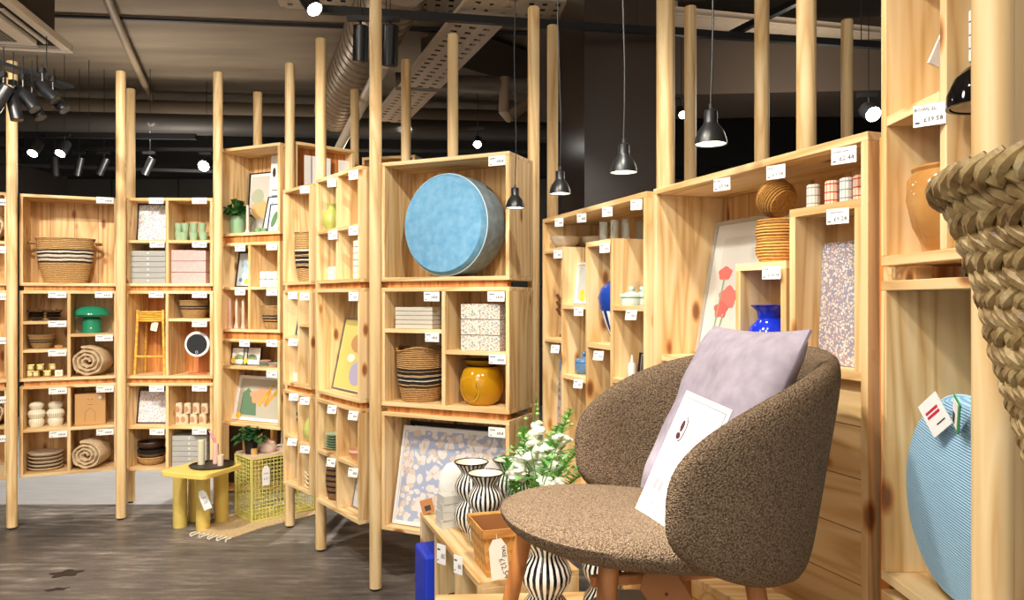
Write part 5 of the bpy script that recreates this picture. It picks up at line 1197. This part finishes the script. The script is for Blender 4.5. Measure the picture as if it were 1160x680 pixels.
# ================================================================== armchair
fx, fy = -.98, -.2; ca = math.atan2(fy, fx)
ch = thing('armchair', 'brown boucle armchair with curved wraparound back and wooden legs', 'armchair', (.315, 1.5, PT + .0025), ca)
bo, bnt, bb = base('brown_boucle', .95, spec=.15)
tc = N(bnt, 'ShaderNodeTexCoord')
vo = N(bnt, 'ShaderNodeTexVoronoi'); vo.inputs['Scale'].default_value = 300
n0 = N(bnt, 'ShaderNodeTexNoise'); n0.inputs['Scale'].default_value = 60; n0.inputs['Detail'].default_value = 3; bnt.links.new(tc.outputs['Object'], n0.inputs['Vector'])
dsp = N(bnt, 'ShaderNodeVectorMath', operation='MULTIPLY_ADD'); bnt.links.new(n0.outputs['Color'], dsp.inputs[0]); dsp.inputs[1].default_value = (.008,) * 3; bnt.links.new(tc.outputs['Object'], dsp.inputs[2]); bnt.links.new(dsp.outputs[0], vo.inputs['Vector'])
rp = ramp(bnt, [(.0, (196, 176, 150)), (.22, (152, 131, 108)), (.5, (120, 101, 82)), (.85, (88, 72, 58))]); bnt.links.new(vo.outputs['Distance'], rp.inputs[0]); bnt.links.new(rp.outputs[0], bb.inputs['Base Color'])
inv = N(bnt, 'ShaderNodeMath', operation='SUBTRACT'); inv.inputs[0].default_value = 1; bnt.links.new(vo.outputs['Distance'], inv.inputs[1])
bump(bnt, bb, inv.outputs[0], .8, .004)
# seat: pebble
def superq(a, b_, n, t_): c, s_ = math.cos(t_), math.sin(t_); return (a * math.copysign(abs(c) ** (2 / n), c), b_ * math.copysign(abs(s_) ** (2 / n), s_))
sb_ = MB(); nr, na = 18, 64
for i in range(nr + 1):
    ph = -PI / 2 + PI * i / nr
    cr_ = math.copysign(abs(math.cos(ph)) ** (.62), math.cos(ph)); sz = math.copysign(abs(math.sin(ph)) ** .9, math.sin(ph))
    for k in range(na):
        x, y = superq(.285, .235, 2.35, 2 * PI * k / na)
        z = sz * (.046 if sz > 0 else .055)
        x2 = x * cr_ + .055; y2 = y * cr_
        z += .437 + .038 * (x2 / .35) - .015 * (1 - (y2 / .27) ** 2) * (1 if sz > 0 else 0)
        sb_.v.append((x2, y2, z))
for i in range(nr):
    for k in range(na): sb_.face((i * na + k, i * na + (k + 1) % na, (i + 1) * na + (k + 1) % na, (i + 1) * na + k))
so = sb_.build('seat', bo, ch, smooth=True)
# wrap back shell
shb = MB(); nu, nw = 56, 22; TH = .028
def shell_pt(u, w_, side):
    # u,w in [-1,1] square mapped to superellipse outline
    rr = max(abs(u), abs(w_)); ang = math.atan2(w_, u)
    if rr > 0:
        n = 3.1; c, s_ = math.cos(ang), math.sin(ang); k = (abs(c) ** n + abs(s_) ** n) ** (-1 / n); U_, W_ = c * k * rr, s_ * k * rr
    else: U_, W_ = 0, 0
    th = U_ * R(107)
    zlo = .362 + .02 * abs(U_) ** 2; zhi = .79 - .09 * abs(U_) ** 2
    zc2, hz = (zlo + zhi) / 2, (zhi - zlo) / 2
    z = zc2 + W_ * hz
    rad_x = .262 + .065 * ((z - .4) / .35); rad_y = .25 + .035 * ((z - .4) / .35)
    edge = 1 - rr ** 8
    t2 = TH * math.sqrt(max(edge, 0)) 
    off = t2 * side
    fwd = .02
    x = -math.cos(th) * (rad_x + off); y = math.sin(th) * (rad_y + off)
    if abs(th) > PI / 2:   # beyond the side the wings run forward instead of closing in
        ex = (abs(th) - PI / 2); x = ex * .33 ; y = math.copysign((rad_y + off) * (1 - .1 * ex ** 2), th)
    return (x + fwd, y, z)
ids = {}
for side in (1, -1):
    for i in range(nu + 1):
        for j in range(nw + 1):
            ids[(side, i, j)] = len(shb.v); 
            u = -1 + 2 * i / nu; w_ = -1 + 2 * j / nw
            # concentrate samples near the edges
            u = math.sin(u * PI / 2) * .35 + u * .65; w_ = math.sin(w_ * PI / 2) * .6 + w_ * .4
            shb.v.append(shell_pt(u, w_, side))
for i in range(nu):
    for j in range(nw):
        a, b2, c, d = (ids[(1, i, j)], ids[(1, i + 1, j)], ids[(1, i + 1, j + 1)], ids[(1, i, j + 1)]); shb.face((a, d, c, b2))
        a, b2, c, d = (ids[(-1, i, j)], ids[(-1, i + 1, j)], ids[(-1, i + 1, j + 1)], ids[(-1, i, j + 1)]); shb.face((a, b2, c, d))
sh = shb.build('backrest', bo, ch, smooth=True)
import bmesh
bmm = bmesh.new(); bmm.from_mesh(sh.data); bmesh.ops.remove_doubles(bmm, verts=bmm.verts, dist=.0008); bmesh.ops.recalc_face_normals(bmm, faces=bmm.faces); bmm.to_mesh(sh.data); bmm.free()
for p_ in sh.data.polygons: p_.use_smooth = True
# legs
for (x0, y0, x1, y1) in ((.255, -.15, .33, -.2), (.172, .139, .225, .205), (-.09, .16, -.14, .225), (-.1, -.16, -.15, -.23)):
    MB().tube([(x0, y0, .42), (x0 * .35 + x1 * .65, y0 * .35 + y1 * .65, .16), (x1, y1, 0.001)], [.019, .016, .011], 14).build('leg', WLEG, ch, smooth=True)
for y in (-.13, .12): MB().box(-.1, .2, y - .01, y + .01, .368, .388).build('apron', WLEG, ch, bevel=.004)
# pillow
pil = fabric('lavender', (172, 163, 176), (154, 145, 160), 35, .12)
def quadpillow(c00, c10, c11, c01, th, name, mat, parent, n=22):
    c00, c10, c11, c01 = map(Vector, (c00, c10, c11, c01)); nrm = (c10 - c00).cross(c01 - c00).normalized(); b = MB(); idd = {}
    rn = random.Random(5)
    for side in (1, -1):
        for i in range(n + 1):
            for j in range(n + 1):
                u, v_ = i / n, j / n; p = c00.lerp(c10, u).lerp(c01.lerp(c11, u), v_)
                U_, V_ = 2 * u - 1, 2 * v_ - 1
                f_ = ((1 - U_ ** 4) * (1 - V_ ** 4)) ** .5
                cen = (c00 + c10 + c11 + c01) / 4; pin = .05 * ((abs(U_) * (1 - abs(V_) ** 2)) ** 2 + (abs(V_) * (1 - abs(U_) ** 2)) ** 2) ** .5
                p = p.lerp(cen, pin)
                wr = .003 * math.sin(14 * u + 9 * v_) * f_ + .0025 * math.sin(23 * v_ - 8 * u) * f_
                idd[(side, i, j)] = len(b.v); b.v.append(tuple(p + nrm * side * (th * f_ + .003 + wr)))
    for i in range(n):
        for j in range(n):
            q = [idd[(1, i, j)], idd[(1, i + 1, j)], idd[(1, i + 1, j + 1)], idd[(1, i, j + 1)]]; b.face(tuple(q)); q = [idd[(-1, i, j)], idd[(-1, i + 1, j)], idd[(-1, i + 1, j + 1)], idd[(-1, i, j + 1)]]; b.face(tuple(reversed(q)))
    for k in range(n):
        b.face((idd[(1, k, 0)], idd[(-1, k, 0)], idd[(-1, k + 1, 0)], idd[(1, k + 1, 0)])); b.face((idd[(1, k + 1, n)], idd[(-1, k + 1, n)], idd[(-1, k, n)], idd[(1, k, n)]))
        b.face((idd[(1, 0, k + 1)], idd[(-1, 0, k + 1)], idd[(-1, 0, k)], idd[(1, 0, k)])); b.face((idd[(1, n, k)], idd[(-1, n, k)], idd[(-1, n, k + 1)], idd[(1, n, k + 1)]))
    return b.build(name, mat, parent, smooth=True)
o = quadpillow((.29, 1.66, 1.0), (.375, 1.31, 1.01), (.545, 1.35, 1.365), (.468, 1.715, 1.36), .042, 'throw_pillow', pil, None)
tagit(o, 'lavender grey square throw pillow leaning in the armchair', 'pillow')
# info card leaning on the pillow
ib = Vector((.243, 1.465, 1.008)); ir = Vector((.283, 1.33, 1.008)) ; it = Vector((.345, 1.47, 1.238))
ux = (ir - ib).normalized(); uz = (it - ib).normalized(); uy = uz.cross(ux).normalized(); ux = uy.cross(uz).normalized()
cd = thing('info_card', 'white printed information card leaning on the pillow', 'card', ib, 0)
mat_ = Matrix((ux, uy, uz)).transposed().to_4x4(); cd.rotation_euler = mat_.to_euler(); 
CWd, CHt = .17, .255
MB().box(0, CWd, 0, .002, 0, CHt).build('board', PAPER, cd)
ln = MB(); e = .012; y0, y1 = -.0008, -.0002
for (x0, x1, z0_, z1_) in ((e, CWd - e, e, e + .001), (e, CWd - e, CHt - e, CHt - e + .001), (e, e + .001, e, CHt - e), (CWd - e, CWd - e + .001, e, CHt - e)): ln.box(x0, x1, y0, y1, z0_, z1_)
ln.build('border_line', plain((110, 110, 118)), cd)
blob(cd, [(x + .045, z) for x, z in ell(0, CHt * .72, .012, .026)], plain((90, 70, 70)), 0, 'portrait_oval')
blob(cd, [(x + .045, z) for x, z in ell(0, CHt * .72, .0105, .0245)], PAPER, -.0006, 'portrait_ground')
blob(cd, [(x + .045, z) for x, z in ell(-.001, CHt * .74, .006, .012)] , plain((70, 30, 36)), -.0012, 'portrait_head'); blob(cd, [(x + .045, z) for x, z in ell(-.003, CHt * .66, .008, .007)], plain((70, 30, 36)), -.0012, 'portrait_bust')
tx = MB()
for k in range(5): tx.box(.028, .078, y0, y1, CHt * (.52 - .03 * k), CHt * (.527 - .03 * k))
for k in range(4): tx.box(.07, .13, y0, y1, CHt * (.72 - .03 * k), CHt * (.727 - .03 * k))
for k in range(2): tx.box(.028 + .02 * k, .04 + .02 * k, y0, y1, CHt * .22, CHt * .3)
tx.box(.03, .1, y0, y1, CHt * .12, CHt * .13)
tx.build('printed_lines', plain((150, 150, 156)), cd)
# kraft tag below the chair
g = hangtag((.215, 1.22, .93), .07, .085, 'brown kraft tag tied under the armchair', 0, R(-32), lines=None, mat=plain((150, 98, 56), .8))
g.location = onZ(738, 1.33, .935)
blob(g, ell(.0, -.05, .003, .003), plain((80, 40, 30)), -.0008, 'printed_dot')
tagit(MB().lathe([(0, 0), (.09, 0), (.12, .02), (.125, .1), (.11, .115), (0, .12)], 40).build('grey_pouf', plain((112, 116, 122), .6), None, onZ(726, 1.55, PT + .0005), smooth=True), 'round grey felt pouf under the armchair', 'pouf'); bpy.data.objects['grey_pouf'].scale = (1, 1, 2.1)

# ================================================================== foreground seagrass basket
bc = (.462, .3917)
prof = [(1.20, .112), (1.245, .13), (1.286, .144), (1.33, .157), (1.386, .1726), (1.43, .182), (1.455, .19), (1.475, .197), (1.49, .2)]
def rad(z):
    for q in range(len(prof) - 1):
        if prof[q][0] <= z <= prof[q + 1][0]: return prof[q][1] + (prof[q + 1][1] - prof[q][1]) * (z - prof[q][0]) / (prof[q + 1][0] - prof[q][0])
    return prof[-1][1] if z > 1.4 else prof[0][1]
sg, snt, sgb = base('seagrass_strand', .45)
oi = N(snt, 'ShaderNodeTexCoord'); no = N(snt, 'ShaderNodeTexNoise'); no.inputs['Scale'].default_value = 55; no.inputs['Detail'].default_value = 3; snt.links.new(oi.outputs['Object'], no.inputs[0])
rp = ramp(snt, [(.3, (96, 72, 44)), (.45, (158, 130, 84)), (.6, (190, 166, 116)), (.75, (216, 200, 158))]); snt.links.new(no.outputs['Fac'], rp.inputs[0]); snt.links.new(rp.outputs[0], sgb.inputs['Base Color'])
n3 = N(snt, 'ShaderNodeTexNoise'); n3.inputs['Scale'].default_value = 400; snt.links.new(oi.outputs['Object'], n3.inputs[0]); bump(snt, sgb, n3.outputs['Fac'], .3, .002)
fbk = thing('seagrass_basket', 'large coarse braided seagrass basket at the right edge, closest to camera', 'basket', (bc[0], bc[1], 1.2), 0)
liner = MB().lathe([(0, 0)] + [(r - .006, z - 1.2) for z, r in prof] + [(r - .014, z - 1.2) for z, r in reversed(prof)] + [(0, .01)], 60); liner.build('inner_wall', plain((88, 66, 40), .8), fbk, smooth=True)
rnd = random.Random(2); b = MB()
rows = 24; zr = [1.204 + (1.478 - 1.204) * k / rows for k in range(rows + 1)]
for j, z in enumerate(zr):
    rr = rad(z); n = int(2 * PI * rr / .0115); sgn = 1 if j % 2 else -1
    for k in range(n):
        a = 2 * PI * (k + .5 * (j % 3)) / n + rnd.uniform(-.01, .01)
        Lh = .0125 * rnd.uniform(.9, 1.2); pts = []; rs = []
        for q in (-1, -.5, 0, .5, 1):
            dz = q * Lh * .62; da = sgn * q * Lh * .95 / rr
            lift = .0042 * (1 - q * q) + (.0012 if (k + j) % 2 else 0)
            r2 = rad(min(max(z + dz, 1.2), 1.49)) + lift - .0035
            pts.append((r2 * math.cos(a + da), r2 * math.sin(a + da), z + dz - 1.2)); rs.append(.0042 * rnd.uniform(.85, 1.1) * (1 - .35 * q * q))
        b.tube(pts, rs, 6)
b.build('woven_strands', sg, fbk, smooth=True)
b = MB()
n = 84
for layer in range(3):
    for k in range(n):
        a = 2 * PI * (k + layer * .33) / n; pts = []; rs = []
        for q in (-1, -.5, 0, .5, 1):
            th = a + q * .045; wz = .008 * q * (1 if layer != 1 else -1); wr = .005 * (1 - q * q)
            pts.append(((.2 + (layer - 1) * .004 + wr) * math.cos(th), (.2 + (layer - 1) * .004 + wr) * math.sin(th), 1.487 - 1.2 + wz + .002 * layer)); rs.append(.0046 * (1 - .3 * q * q))
        b.tube(pts, rs, 6)
b.build('braided_rim', sg, fbk, smooth=True)
stand = thing('display_stand', 'round pine stand below the near seagrass basket', 'stand', (bc[0] + .03, bc[1], 0), 0)
MB().lathe([(0, 0), (.09, 0), (.09, .02), (.03, .03), (.03, 1.18), (.085, 1.182), (.085, 1.1985), (0, 1.1985)], 28).build('pedestal', WPOST, stand, smooth=True)

# ================================================================== pendants
def pendant(px, Z, pyr, lab, d=.08, lean=0):
    s_ = d / .08; p = pix(px, pyr, Z)
    t = thing('pendant_lamp', lab, 'pendant lamp', p, 0, 'small black pendant lamps'); 
    MB().lathe([(.0385 * s_, .001), (.04 * s_, 0), (.038 * s_, .014 * s_), (.031 * s_, .034 * s_), (.019 * s_, .05 * s_), (.0165 * s_, .056 * s_), (.0165 * s_, .082 * s_), (.012 * s_, .086 * s_), (0, .087 * s_)], 32).build('lamp_shade', plain((30, 31, 33), .35), t, smooth=True)
    MB().lathe([(.037 * s_, .002), (.034 * s_, .02 * s_), (.02 * s_, .045 * s_)], 32).build('reflector', plain((220, 220, 220), .2), t, smooth=True)
    MB().lathe([(0, .004), (.024 * s_, .004), (.022 * s_, .014 * s_), (0, .016 * s_)], 24).build('bulb', emis('lamp', (255, 244, 214), 14), t, smooth=True)
    MB().lathe([(0, .087 * s_), (.004, .087 * s_), (.004, .1 * s_), (0, .1 * s_)], 10).build('cord_grip', plain((60, 60, 62), .4), t)
    H_top = 2.99 - p.z
    MB().tube([(0, 0, .1 * s_)] + [(lean * q + .004 * math.sin(q * 9), 0, .1 * s_ + (H_top - .1 * s_) * q) for q in (.1, .2, .35, .5, .7, .85, 1)], .0022, 6).build('cord', plain((40, 40, 42), .5), t)
    lamp('SPOT', (p.x, p.y, p.z - .004), (p.x, p.y, 0), 5, 'pendant_light', .02, 100, .6, (1, .9, .72))
pendant(583.5, 3.1, 236, 'black pendant lamp in front of the blue pouf box, smallest looking', lean=.0)
pendant(634.5, 2.7, 220, 'black pendant lamp second from the left, beside the dark column', lean=-.01)
pendant(706.5, 2.17, 196, 'black pendant lamp third from the left, in front of the dark column', lean=-.005)
pendant(805, 1.83, 164, 'black pendant lamp hanging rightmost, largest looking', lean=.01)

# ================================================================== ceiling services
def bar(p, q, w, h, mat, name, lab, cat, extra=None):
    p, q = Vector(p), Vector(q); d = q - p; L = d.length
    t = thing(name, lab, cat, p, 0); t.rotation_euler = d.to_track_quat('X', 'Z').to_euler()
    MB().box(0, L, -w / 2, w / 2, -h / 2, h / 2).build('rail', mat, t)
    if extra: extra(t, L)
    return t
def hangers(t, L, every=1.2, up=.6, rx=.4):
    k = rx
    while k < L: MB().tube([(k, 0, .02), (k, 0, up)], .003, 5).build('suspension_rod', DARK, t); k += every
def zat(px, py, z): Z = F * (z - EYE) / (CY - py); return Vector(((px - CX) / F * Z, Z, z))
bar(zat(350, 10, 2.95), zat(1005, 52, 2.95), .035, .04, BLACK, 'light_track', 'long black lighting track crossing the upper middle and right', 'light track', lambda t, L: hangers(t, L, 1.4, .62))
bar(zat(824, 41, 2.992), zat(930, -12, 2.992), .035, .035, BLACK, 'light_track', 'short black lighting track branching up and right above the pendant', 'light track', lambda t, L: hangers(t, L, .7, .58, .3))
bar(zat(-30, 152, 2.9), zat(222, 155, 2.9), .04, .05, BLACK, 'light_track', 'far black lighting track over the left shelves', 'light track', lambda t, L: hangers(t, L, 1.3, .68, 1.0))
bar(zat(-30, 186, 2.75), zat(560, 205, 2.75), .04, .03, BLACK, 'light_track', 'dim black rail at the back of the shop', 'rail')
bar(zat(-20, 168, 2.9), zat(600, 172, 2.9), .04, .03, BLACK, 'light_track', 'second dim black rail at the back of the shop', 'rail')
bar(zat(740, 108, 3.0), zat(1010, 118, 3.0), .04, .06, BLACK, 'light_track', 'thin black rail behind the right-hand posts', 'rail')
def spotlight(px, py, Z, tilt, az, lab, lit=False, r=.032, L=.14, grp='black track spotlights', rodtop=3.6, aw=.07):
    p = pix(px, py, Z); t = thing('track_spotlight', lab, 'spotlight', p, 0, grp)
    hd = MB().lathe([(r * .9, -.0), (r, 0), (r, L), (r * .9, L + .004), (0, L + .004)], 24, caps=True).build('housing', plain((26, 27, 30), .35), t, (0, 0, 0), (R(tilt), 0, R(az)), smooth=True)
    hd.data.transform(Matrix.Translation((0, 0, -L * .7)))
    ln_ = MB().lathe([(0, .002), (r * .88, .002), (r * .88, .004), (0, .004)], 24).build('lens', emis('spot', (255, 250, 240), 40) if lit else plain((60, 60, 60), .2), t, (0, 0, 0), (R(tilt), 0, R(az)))
    ln_.data.transform(Matrix.Translation((0, 0, -L * .7 - .003)))
    MB().tube([(0, 0, .0), (0, 0, .09)], .006, 8).build('stem', BLACK, t); MB().box(-aw, aw * .7, -.014, .014, .085, .11).build('adapter', BLACK, t)
    if rodtop > p.z + .12: MB().tube([(0, 0, .11), (0, 0, rodtop - p.z)], .003, 5).build('suspension_rod', BLACK, t)
    return t
spotlight(346, -6, 3.7, 38, -125, 'lit black spotlight near the top edge, left of centre', True, .042, .16)
spotlight(408.5, 42, 3.9, 8, 20, 'black spotlight just left of the tall post near the spiral duct', False, .04, .18)
spotlight(442, 43, 3.85, 10, 20, 'black spotlight just right of the tall post', False, .042, .2)
spotlight(42, 166, 6.6, -40, 0, 'lit far spotlight above the left shelves, left one', True, .045, .14)
spotlight(73, 166, 6.6, -40, 0, 'lit far spotlight above the left shelves, right one', True, .045, .14)
for i, (px, tl_) in enumerate(((62, 4), (90, -12), (118, -25), (170, -25))):
    spotlight(px, 185, 7.0, -tl_, 90, 'dark far spotlight above the left shelves, %s' % ['first', 'second', 'third', 'last before the pine post'][i], False, .035, .17)
spotlight(234, 185, 7.4, -60, 0, 'bright far spotlight beside the potted plant column', True, .06, .12)
spotlight(772, 126, 5.0, -50, 0, 'small lit far spotlight seen between the right-hand posts', True, .03, .08)
spotlight(984, 126, 4.6, -60, 0, 'bright lit spotlight glaring beside the far right posts', True, .05, .1)
spotlight(541, 160, 6.0, -50, 0, 'small lit far spotlight above the blue pouf box', True, .035, .08)
# left cluster track
trk = bar(zat(-40, 60, 2.72), zat(77, 99, 2.72), .09, .02, plain((46, 48, 56), .4), 'light_track', 'dark lighting frame in the top left corner below the air conditioner', 'light track', lambda t, L: hangers(t, L, .8, .26, .5))
for i, (px, py, ty, lit) in enumerate(((4, 106, 30, True), (15, 115, -12, False), (26, 108, -40, False), (36, 116, -30, False), (48, 100, -48, False), (60, 110, -42, False))):
    spotlight(px, py, 3.75 + .07 * i, ty, 90, 'black spotlight of the top left cluster, %s' % ['lit one', 'second from the left', 'third from the left', 'fourth from the left', 'fifth from the left', 'rightmost'][i], lit, .03, .14, rodtop=2.70, aw=.018)
# air conditioner cassette
ac = thing('air_conditioner', 'white ceiling air conditioner cassette in the top left corner', 'air conditioner', (-3.17, 4.25, 3.0), R(10))
AW = plain((236, 226, 212), .5)
aw = .44
f = MB()
for (x0, x1, y0, y1) in ((-aw, aw, -aw, -aw + .05), (-aw, aw, aw - .05, aw), (-aw, -aw + .05, -aw + .05, aw - .05), (aw - .05, aw, -aw + .05, aw - .05)): f.box(x0, x1, y0, y1, 0, .05)
f.build('outer_frame', AW, ac, bevel=.006)
f = MB(); f.box(-.29, .29, -.29, .29, -.012, .03); f.build('center_panel', AW, ac, bevel=.01)
gm_, gnt, gb_ = base('grille', .6); tc = N(gnt, 'ShaderNodeTexCoord'); mpx = N(gnt, 'ShaderNodeMapping'); mpx.inputs['Rotation'].default_value = (0, 0, R(45)); gnt.links.new(tc.outputs['Object'], mpx.inputs[0]); ck2 = N(gnt, 'ShaderNodeTexChecker'); ck2.inputs['Scale'].default_value = 60; ck2.inputs['Color1'].default_value = S((150, 140, 126)); ck2.inputs['Color2'].default_value = S((30, 28, 26)); gnt.links.new(mpx.outputs[0], ck2.inputs[0]); gnt.links.new(ck2.outputs[0], gb_.inputs['Base Color'])
MB().box(-.21, .21, -.21, .21, -.017, -.012).build('grille', gm_, ac)
MB().box(-aw + .05, aw - .05, -aw + .05, aw - .05, .03, .05).build('duct_recess', plain((20, 20, 20)), ac)
for k, (cx_, cy_, wx, wy) in enumerate(((.345, 0, .012, .27), (-.345, 0, .012, .27), (0, .345, .27, .012), (0, -.345, .27, .012))):
    MB().box(cx_ - wx, cx_ + wx, cy_ - wy, cy_ + wy, .0, .012).build('air_vane', plain((220, 214, 204)), ac)
MB().box(-.36, .36, -.36, .36, .051, .6).build('housing', plain((70, 58, 46), .7), ac)
# pipes
def pipe(pts, r, mat, name, lab, cat, bands=0, n=18):
    t = thing(name, lab, cat, pts[0], 0); o0 = Vector(pts[0]); pp = [Vector(p) - o0 for p in pts]
    MB().tube(pp, r, n).build('pipe', mat, t, smooth=True)
    if bands:
        L = (pp[-1] - pp[0]); d = L.normalized(); a = d.orthogonal().normalized(); c = d.cross(a)
        bb_ = MB(); 
        for k in range(bands):
            q = pp[0] + L * (k + .5) / bands
            bb_.tube([q + (a * math.cos(th * PI / 12) + c * math.sin(th * PI / 12)) * (r + .002) for th in range(24)], r * .035, 5, closed=True)
        bb_.build('rib', mat, t)
    return t
galv = plain((150, 132, 112), .4, .4, name='galvanised')
pipe([zat(108, -40, 3.5), zat(124, 5, 3.5), zat(145, 55, 3.5), zat(166, 100, 3.5), zat(171, 112, 3.48)], .03, plain((140, 122, 98), .6), 'ceiling_conduit', 'slim beige pipe running diagonally along the ceiling at left', 'pipe')
pipe([zat(-40, 122, 3.35), zat(620, 140, 3.35)], .13, plain((104, 90, 74), .6), 'ceiling_duct', 'long horizontal brown pipe under the ceiling at the back', 'duct')
pipe([zat(-40, 136, 3.1), zat(620, 150, 3.1)], .1, plain((46, 42, 38), .6), 'ceiling_duct', 'dark horizontal duct below the long brown pipe', 'duct')
pipe([zat(455, -30, 3.2), zat(378, 128, 3.2)], .18, galv, 'spiral_duct', 'ribbed spiral metal air duct behind the tall posts', 'duct', bands=26)
pipe([zat(448, 92, 3.05), zat(640, 100, 3.05)], .065, plain((96, 86, 76), .5), 'ceiling_pipe', 'grey horizontal pipe right of the cable tray', 'pipe')
pipe([pix(572, 88, 5.6), pix(571, 128, 5.6), pix(575, 133, 5.6), pix(612, 108, 5.9)], .04, plain((150, 128, 104), .5), 'elbow_pipe', 'beige elbow pipe below the grey pipe', 'pipe')
pipe([zat(436, 70, 2.84), zat(380, 175, 2.84)], .04, plain((200, 186, 166), .5), 'ceiling_pipe', 'slim pale pipe behind the cable tray', 'pipe')
bar(zat(60, 18, 3.58), zat(700, 42, 3.58), .03, .02, plain((30, 26, 22)), 'cable', 'thin dark cable line across the concrete ceiling', 'cable')
def tray(p, q, w, lab):
    p, q = Vector(p), Vector(q); d = q - p; L = d.length
    t = thing('cable_tray', lab, 'cable tray', p, 0); t.rotation_euler = d.to_track_quat('X', 'Z').to_euler()
    b = MB(); tm_ = plain((186, 168, 146), .5)
    m = 3; 
    for k in range(m + 1): y = -w / 2 + w * k / m; b.box(0, L, y - .024, y + .024, -.002, .002)
    n = int(L / .09)
    for k in range(n + 1): b.box(k * .09 - .028, k * .09 + .028, -w / 2, w / 2, -.0018, .0018)
    b.build('perforated_base', tm_, t)
    MB().box(0, L, -w / 2 - .003, -w / 2, -.002, .05).build('side_rail', tm_, t); MB().box(0, L, w / 2, w / 2 + .003, -.002, .05).build('side_rail', tm_, t)
    for k in range(3): MB().tube([(0, -.06 + .06 * k, .015), (L, -.05 + .05 * k, .015)], .012, 6).build('cable', plain((20, 20, 20)), t)
    return t
tray(zat(590, -30, 3.0), zat(440, 138, 3.0), .26, 'perforated metal cable tray running down to the left above the pouf box')
tray(zat(318, -2, 3.42), zat(760, 18, 3.42), .28, 'perforated metal cable tray along the top edge in the middle')
tray(zat(740, 20, 3.2), zat(1000, 45, 3.2), .16, 'perforated metal cable tray behind the right-hand posts')
# dark ceiling beams at the back right
bar((.2, 5.6, 3.1), (4.8, 5.2, 3.1), .7, .5, plain((74, 60, 48), .7), 'ceiling_beam', 'wide brown boxed ceiling beam behind the right-hand posts', 'beam')
bar((-.6, 5.9, 3.4), (.3, 6.8, 3.4), .4, .3, plain((84, 70, 56), .7), 'ceiling_beam', 'brown ceiling beam behind the cable tray', 'beam')
bar((-5.8, 9.2, 3.3), (4.8, 9.2, 3.3), .8, .55, plain((22, 21, 21), .9), 'ceiling_beam', 'black bulkhead at the back of the shop', 'beam')

# ================================================================== every product rests inside its own cell
for o in SC.objects:
    if o.parent is None and o.name.startswith(('bubble_lantern', 'woven_bowl_stack', 'cone_candle', 'butter_dish')): o.scale = (o.scale[0] * .88, o.scale[1] * .88, o.scale[2])
bpy.context.view_layer.update()
def all_mesh(o):
    out = [o] if o.type == 'MESH' else []
    for c in o.children: out += all_mesh(c)
    return out
SKIP = ('shelf_', 'display_box', 'wooden_post', 'price_card', 'upright', 'spacer_rail', 'track', 'display_', 'pendant', 'armchair', 'throw', 'info', 'ceiling', 'seagrass_basket', 'wire_crate', 'yellow_table', 'floor', 'wall', 'spacer', 'dome_lamp', 'check_cloth', 'striped_vase', 'flower', 'woven_rug', 'chip', 'hang_tag', 'spiral', 'cable', 'air_', 'light_', 'pink_flower', 'white_card', 'round_pouf', 'corduroy_pouf', 'blue_box', 'black_box', 'white_box')
for o in [o for o in SC.objects if o.parent is None and o.type in ('EMPTY', 'MESH') and o.get('label') and not o.name.startswith(SKIP)]:
    best = None
    for U in UNITS:
        d = Vector((o.location.x, o.location.y)) - U.a
        u, v, z = d.dot(U.d), d.dot(U.n), o.location.z
        for b in U.boxes:
            if b['u0'] - .08 <= u <= b['u1'] + .08 and -.06 <= v - b['v0'] <= b['D'] + .05 and b['z0'] <= z + .012 <= b['z1']:
                pen = max(0, b['u0'] - u, u - b['u1']) + max(0, b['v0'] - v, v - b['v0'] - b['D']) - (.05 if b.get('inner') else 0)
                if best is None or pen < best[2]: best = (U, b, pen)
    if not best: continue
    U, b, _ = best
    def ext():
        P = [m.matrix_world @ Vector(c) for m in all_mesh(o) for c in m.bound_box] if o.type == 'EMPTY' else [o.matrix_world @ v.co for v in o.data.vertices]
        if o.type == 'EMPTY': P = [m.matrix_world @ v.co for m in all_mesh(o) for v in m.data.vertices if 'foliage' not in m.name]
        q = [((p.x - U.a.x) * U.d.x + (p.y - U.a.y) * U.d.y, (p.x - U.a.x) * U.n.x + (p.y - U.a.y) * U.n.y, p.z) for p in P]
        return [min(x[i] for x in q) for i in range(3)] + [max(x[i] for x in q) for i in range(3)]
    e = ext(); uc = min(max((e[0] + e[3]) / 2, b['u0'] + T + .01), b['u1'] - T - .01); zb = e[2] + .015
    walls = [b['u0'] + T / 2, b['u1'] - T / 2] + [w[0] for w in b['divs'] if w[1] - .01 <= zb <= w[2]]
    lo = max(w for w in walls if w <= uc) + T / 2 + .0015; hi = min(w for w in walls if w > uc) - T / 2 - .0015
    fl_ = [b['z0'] + T] + [sh_[2] for sh_ in b['shelves'] if sh_[0] <= uc <= sh_[1] and sh_[2] <= zb + .01]
    zf_ = max(fl_)
    if e[3] - e[0] > hi - lo:
        k = (hi - lo) / (e[3] - e[0]); o.scale = o.scale * k; bpy.context.view_layer.update(); e = ext()
    du = max(0, lo - e[0]) + min(0, hi - e[3]); 
    vmax = b['v0'] + b['D'] - .001; dv = min(0, vmax - e[4])
    dz = max(0, zf_ + .0006 - e[2])
    if abs(dz) > .03: dz = 0
    if abs(du) + abs(dv) + abs(dz) > 0:
        if abs(du) > .02: print('MOVE', o.name, o['label'][:50], round(du, 3), round(dv, 3), round(dz, 3))
        o.location = o.location + Vector((U.d.x * du + U.n.x * dv, U.d.y * du + U.n.y * dv, dz))
bpy.context.view_layer.update()
